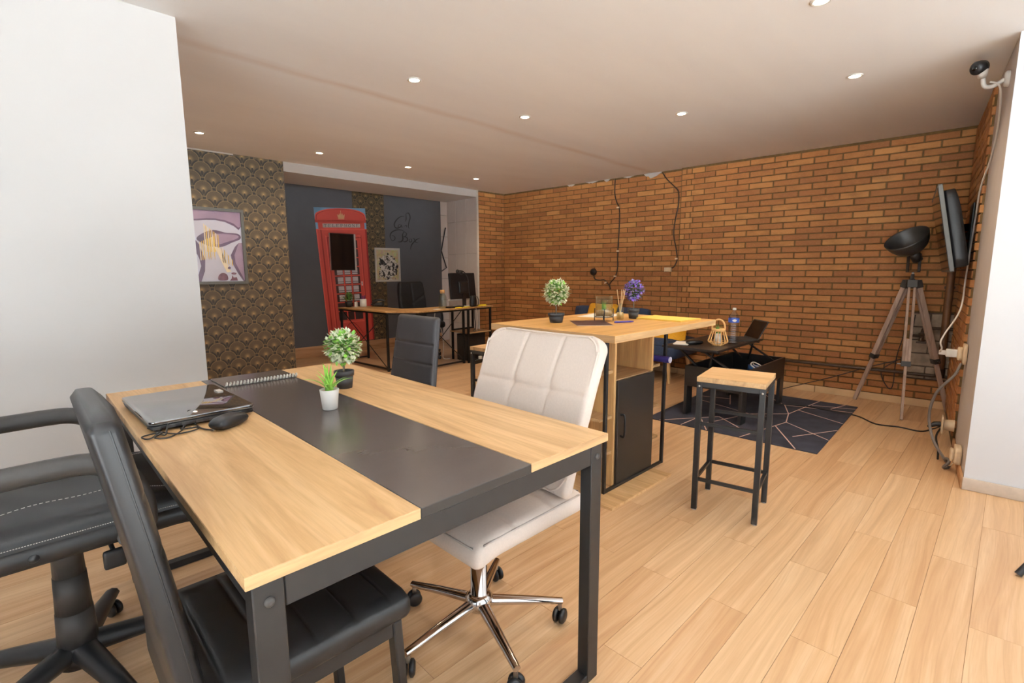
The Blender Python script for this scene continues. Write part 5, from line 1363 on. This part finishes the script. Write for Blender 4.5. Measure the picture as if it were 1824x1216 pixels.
# TELEPHONE, serif capitals from strokes
def glyph(ch):
    S = {'T': [((.5, 0), (.5, 1), .16), ((.05, .96), (.95, .96), .09), ((.07, .80), (.07, .96), .07), ((.93, .80), (.93, .96), .07), ((.3, .03), (.7, .03), .06)],
         'E': [((.18, 0), (.18, 1), .16), ((.02, .97), (.85, .97), .07), ((.02, .03), (.9, .03), .07), ((.18, .52), (.65, .52), .07), ((.86, .80), (.86, .97), .07), ((.9, .03), (.9, .24), .07), ((.65, .42), (.65, .62), .06)],
         'L': [((.2, 0), (.2, 1), .16), ((.02, .97), (.45, .97), .06), ((.02, .03), (.88, .03), .07), ((.88, .03), (.88, .27), .07)],
         'P': [((.2, 0), (.2, 1), .16), ((.02, .03), (.45, .03), .06), ((.02, .97), (.55, .97), .06), ((.55, .97), (.82, .86), .09), ((.82, .88), (.82, .60), .15), ((.82, .62), (.55, .48), .09), ((.2, .48), (.57, .48), .06)],
         'H': [((.2, 0), (.2, 1), .15), ((.85, 0), (.85, 1), .15), ((.2, .52), (.85, .52), .07), ((.02, .97), (.38, .97), .06), ((.02, .03), (.38, .03), .06), ((.67, .97), (1.03, .97), .06), ((.67, .03), (1.03, .03), .06)],
         'N': [((.18, 0), (.18, 1), .08), ((.86, 0), (.86, 1), .08), ((.16, .98), (.86, .04), .16), ((.0, .97), (.3, .97), .06), ((.0, .03), (.36, .03), .06), ((.68, .97), (1.04, .97), .06)]}
    if ch == 'O':
        return [((.5 + .42 * math.cos(a), .5 + .47 * math.sin(a)), (.5 + .42 * math.cos(a + .45), .5 + .47 * math.sin(a + .45)), .08 + .09 * abs(math.cos(a + .2))) for a in [k * PI / 7 for k in range(14)]]
    return S[ch]
adv = .079
for i, ch in enumerate('TELEPHONE'):
    u0 = .150 + i * adv; cwid, chh = .060, .0195
    for (a, b, wd) in glyph(ch):
        pa = Vector((a[0] * cwid, a[1] * chh * .40)); pb2 = Vector((b[0] * cwid, b[1] * chh * .40))
        # width in poster units; the sheet is about 2.5 times as tall as wide
        A = Vector((u0 * .76 + a[0] * cwid * .76, .862 * 1.96 + a[1] * chh * 1.96)); B = Vector((u0 * .76 + b[0] * cwid * .76, .862 * 1.96 + b[1] * chh * 1.96))
        d = B - A
        if d.length < 1e-6: continue
        nrm = Vector((-d.y, d.x)).normalized() * (wd * .019)
        q = [A + nrm, A - nrm, B - nrm, B + nrm]
        bpoly([(p.x / .76, p.y / 1.96) for p in q], 6, 7)
pb_.build('print', BM, bp)
MB().add([bq(0, 0, -7.5), bq(1, 0, -7.5), bq(1, 1, -7.5), bq(0, 1, -7.5), bq(0, 0, -.5), bq(1, 0, -.5), bq(1, 1, -.5), bq(0, 1, -.5)], [(0, 1, 2, 3), (7, 6, 5, 4), (0, 4, 5, 1), (1, 5, 6, 2), (2, 6, 7, 3), (3, 7, 4, 0)]).build('backing_sheet', 'booth_red_dark', bp)
# small upright screen mounted over the booth print
ss = root('wall_screen', (3.418, 6.992, 1.493), 0, 'black upright screen mounted over the red booth print', 'television')
MB().box(-.183, .215, -.034, -.0, -.264, .264).build('casing', 'frame_white', ss, bevel=.002, seg=1)
MB().box(-.183, .183, -.046, -.034, -.264, .264).build('bezel', 'black_plastic', ss, bevel=.001, seg=1)
MB().box(-.174, .174, -.0468, -.046, -.255, .255).build('screen', 'dark_screen', ss)
# hand-lettered words on the slate wall
ci = root('wall_lettering', (0, 7.0, 0), 0, 'black hand-lettered words Call Box on the slate wall', 'lettering')
def cbp(x, y): return (4.25 + (540 + x * .1726 - 694) * .0102, 0, 2.109 - (350 + y * .1726 - 380) * .0082)
def ink_line(pts, w):
    P = smooth_path([cbp(x, y) for x, y in pts], 5); mb = MB(); vs = []
    for i, p in enumerate(P):
        d = (P[min(i + 1, len(P) - 1)] - P[max(i - 1, 0)]).normalized(); nn = Vector((-d.z, 0, d.x)); t = i / (len(P) - 1); ww = w * (.25 + .75 * math.sin(PI * t))
        for yy in (-.003, -.0006): vs += [p + nn * ww + Vector((0, yy, 0)), p - nn * ww + Vector((0, yy, 0))]
    fs = []
    for i in range(len(P) - 1):
        a, b = i * 4, i * 4 + 4; fs += [(a, a + 1, b + 1, b), (a + 2, b + 2, b + 3, a + 3), (a, b, b + 2, a + 2), (a + 1, a + 3, b + 3, b + 1)]
    mb.add(vs, fs); return mb.build('letter_stroke', 'ink', ci)
for pts, w in (([(1045, 190), (1005, 198), (962, 235), (936, 285), (948, 325), (985, 322), (1005, 300)], .010), ([(1000, 285), (980, 290), (975, 312), (998, 314), (1008, 288), (1012, 315), (1028, 305)], .006),
               ([(1060, 160), (1062, 215), (1052, 250)], .008), ([(1062, 165), (1080, 150), (1095, 160), (1105, 200), (1092, 245), (1082, 300), (1092, 325)], .009), ([(1040, 300), (1062, 290), (1065, 312)], .006),
               ([(905, 470), (888, 430), (900, 385), (945, 352), (1000, 345), (1045, 362)], .009), ([(905, 412), (932, 420), (938, 448), (912, 470), (895, 455)], .006), ([(1035, 358), (1018, 400), (1020, 445), (1000, 475), (965, 480)], .011),
               ([(1030, 365), (1060, 380), (1050, 410), (1022, 418)], .007), ([(1022, 418), (1062, 425), (1070, 455), (1040, 475), (1012, 465)], .008), ([(1100, 440), (1085, 455), (1095, 475), (1115, 465), (1112, 442), (1098, 440)], .006),
               ([(1128, 432), (1145, 440), (1155, 470), (1185, 478)], .008), ([(1205, 425), (1172, 440), (1140, 470), (1110, 510), (1098, 560)], .009)): ink_line(pts, w)
# crooked wire on the bare tiles at the end of the alcove
tag(MB().tube([(5.345, 7.012, 1.955), (5.245, 7.012, 1.56), (5.35, 7.012, 1.27), (5.24, 7.012, 1.21)], .009, 6).build('zigzag_wire', 'black_cable'), 'black zigzag wire on the bare tiles at the alcove end', 'wire')

# ------------------------------------------------------------------ recessed spotlights
def spotlight(x, y, label):
    r = root('ceiling_spotlight', (x, y, CEIL), 0, label, 'spotlight', 'recessed ceiling spotlights')
    MB().lathe([(.030, .0), (.043, .0), (.043, -.004), (.036, -.007), (.030, -.004)], n=24).build('trim_ring', 'white_plastic', r)
    MB().disc((0, 0, -.003), .0305, 20, axis=(0, 0, -1)).build('lamp_face', 'bulb_glow', r)
    ld = bpy.data.lights.new('spot_beam', 'SPOT'); ld.energy = SPOT_W; ld.color = (1.0, .80, .57); ld.spot_size = math.radians(150); ld.spot_blend = .9; ld.shadow_soft_size = .03
    lo = bpy.data.objects.new('spot_beam', ld); COL.objects.link(lo); lo.parent = r; lo.location = (0, 0, -.02)
for x, y, lab in ((1.193, 4.865, 'warm recessed spotlight nearest the white wall over the wallpaper'), (2.205, 4.865, 'warm recessed spotlight second from the white wall in the alcove row'), (3.184, 4.83, 'warm recessed spotlight third from the white wall in the alcove row'),
                  (4.18, 4.84, 'warm recessed spotlight at the brick end of the alcove row'), (1.824, 2.669, 'warm recessed spotlight over the far side of the work table'), (2.826, 2.704, 'warm recessed spotlight in mid ceiling beyond the work table'),
                  (3.597, 1.846, 'warm recessed spotlight above the coffee table area'), (3.672, .789, 'warm recessed spotlight nearest the white pier'), (2.577, .702, 'warm recessed spotlight cut by the top edge of the picture')):
    spotlight(x, y, lab)
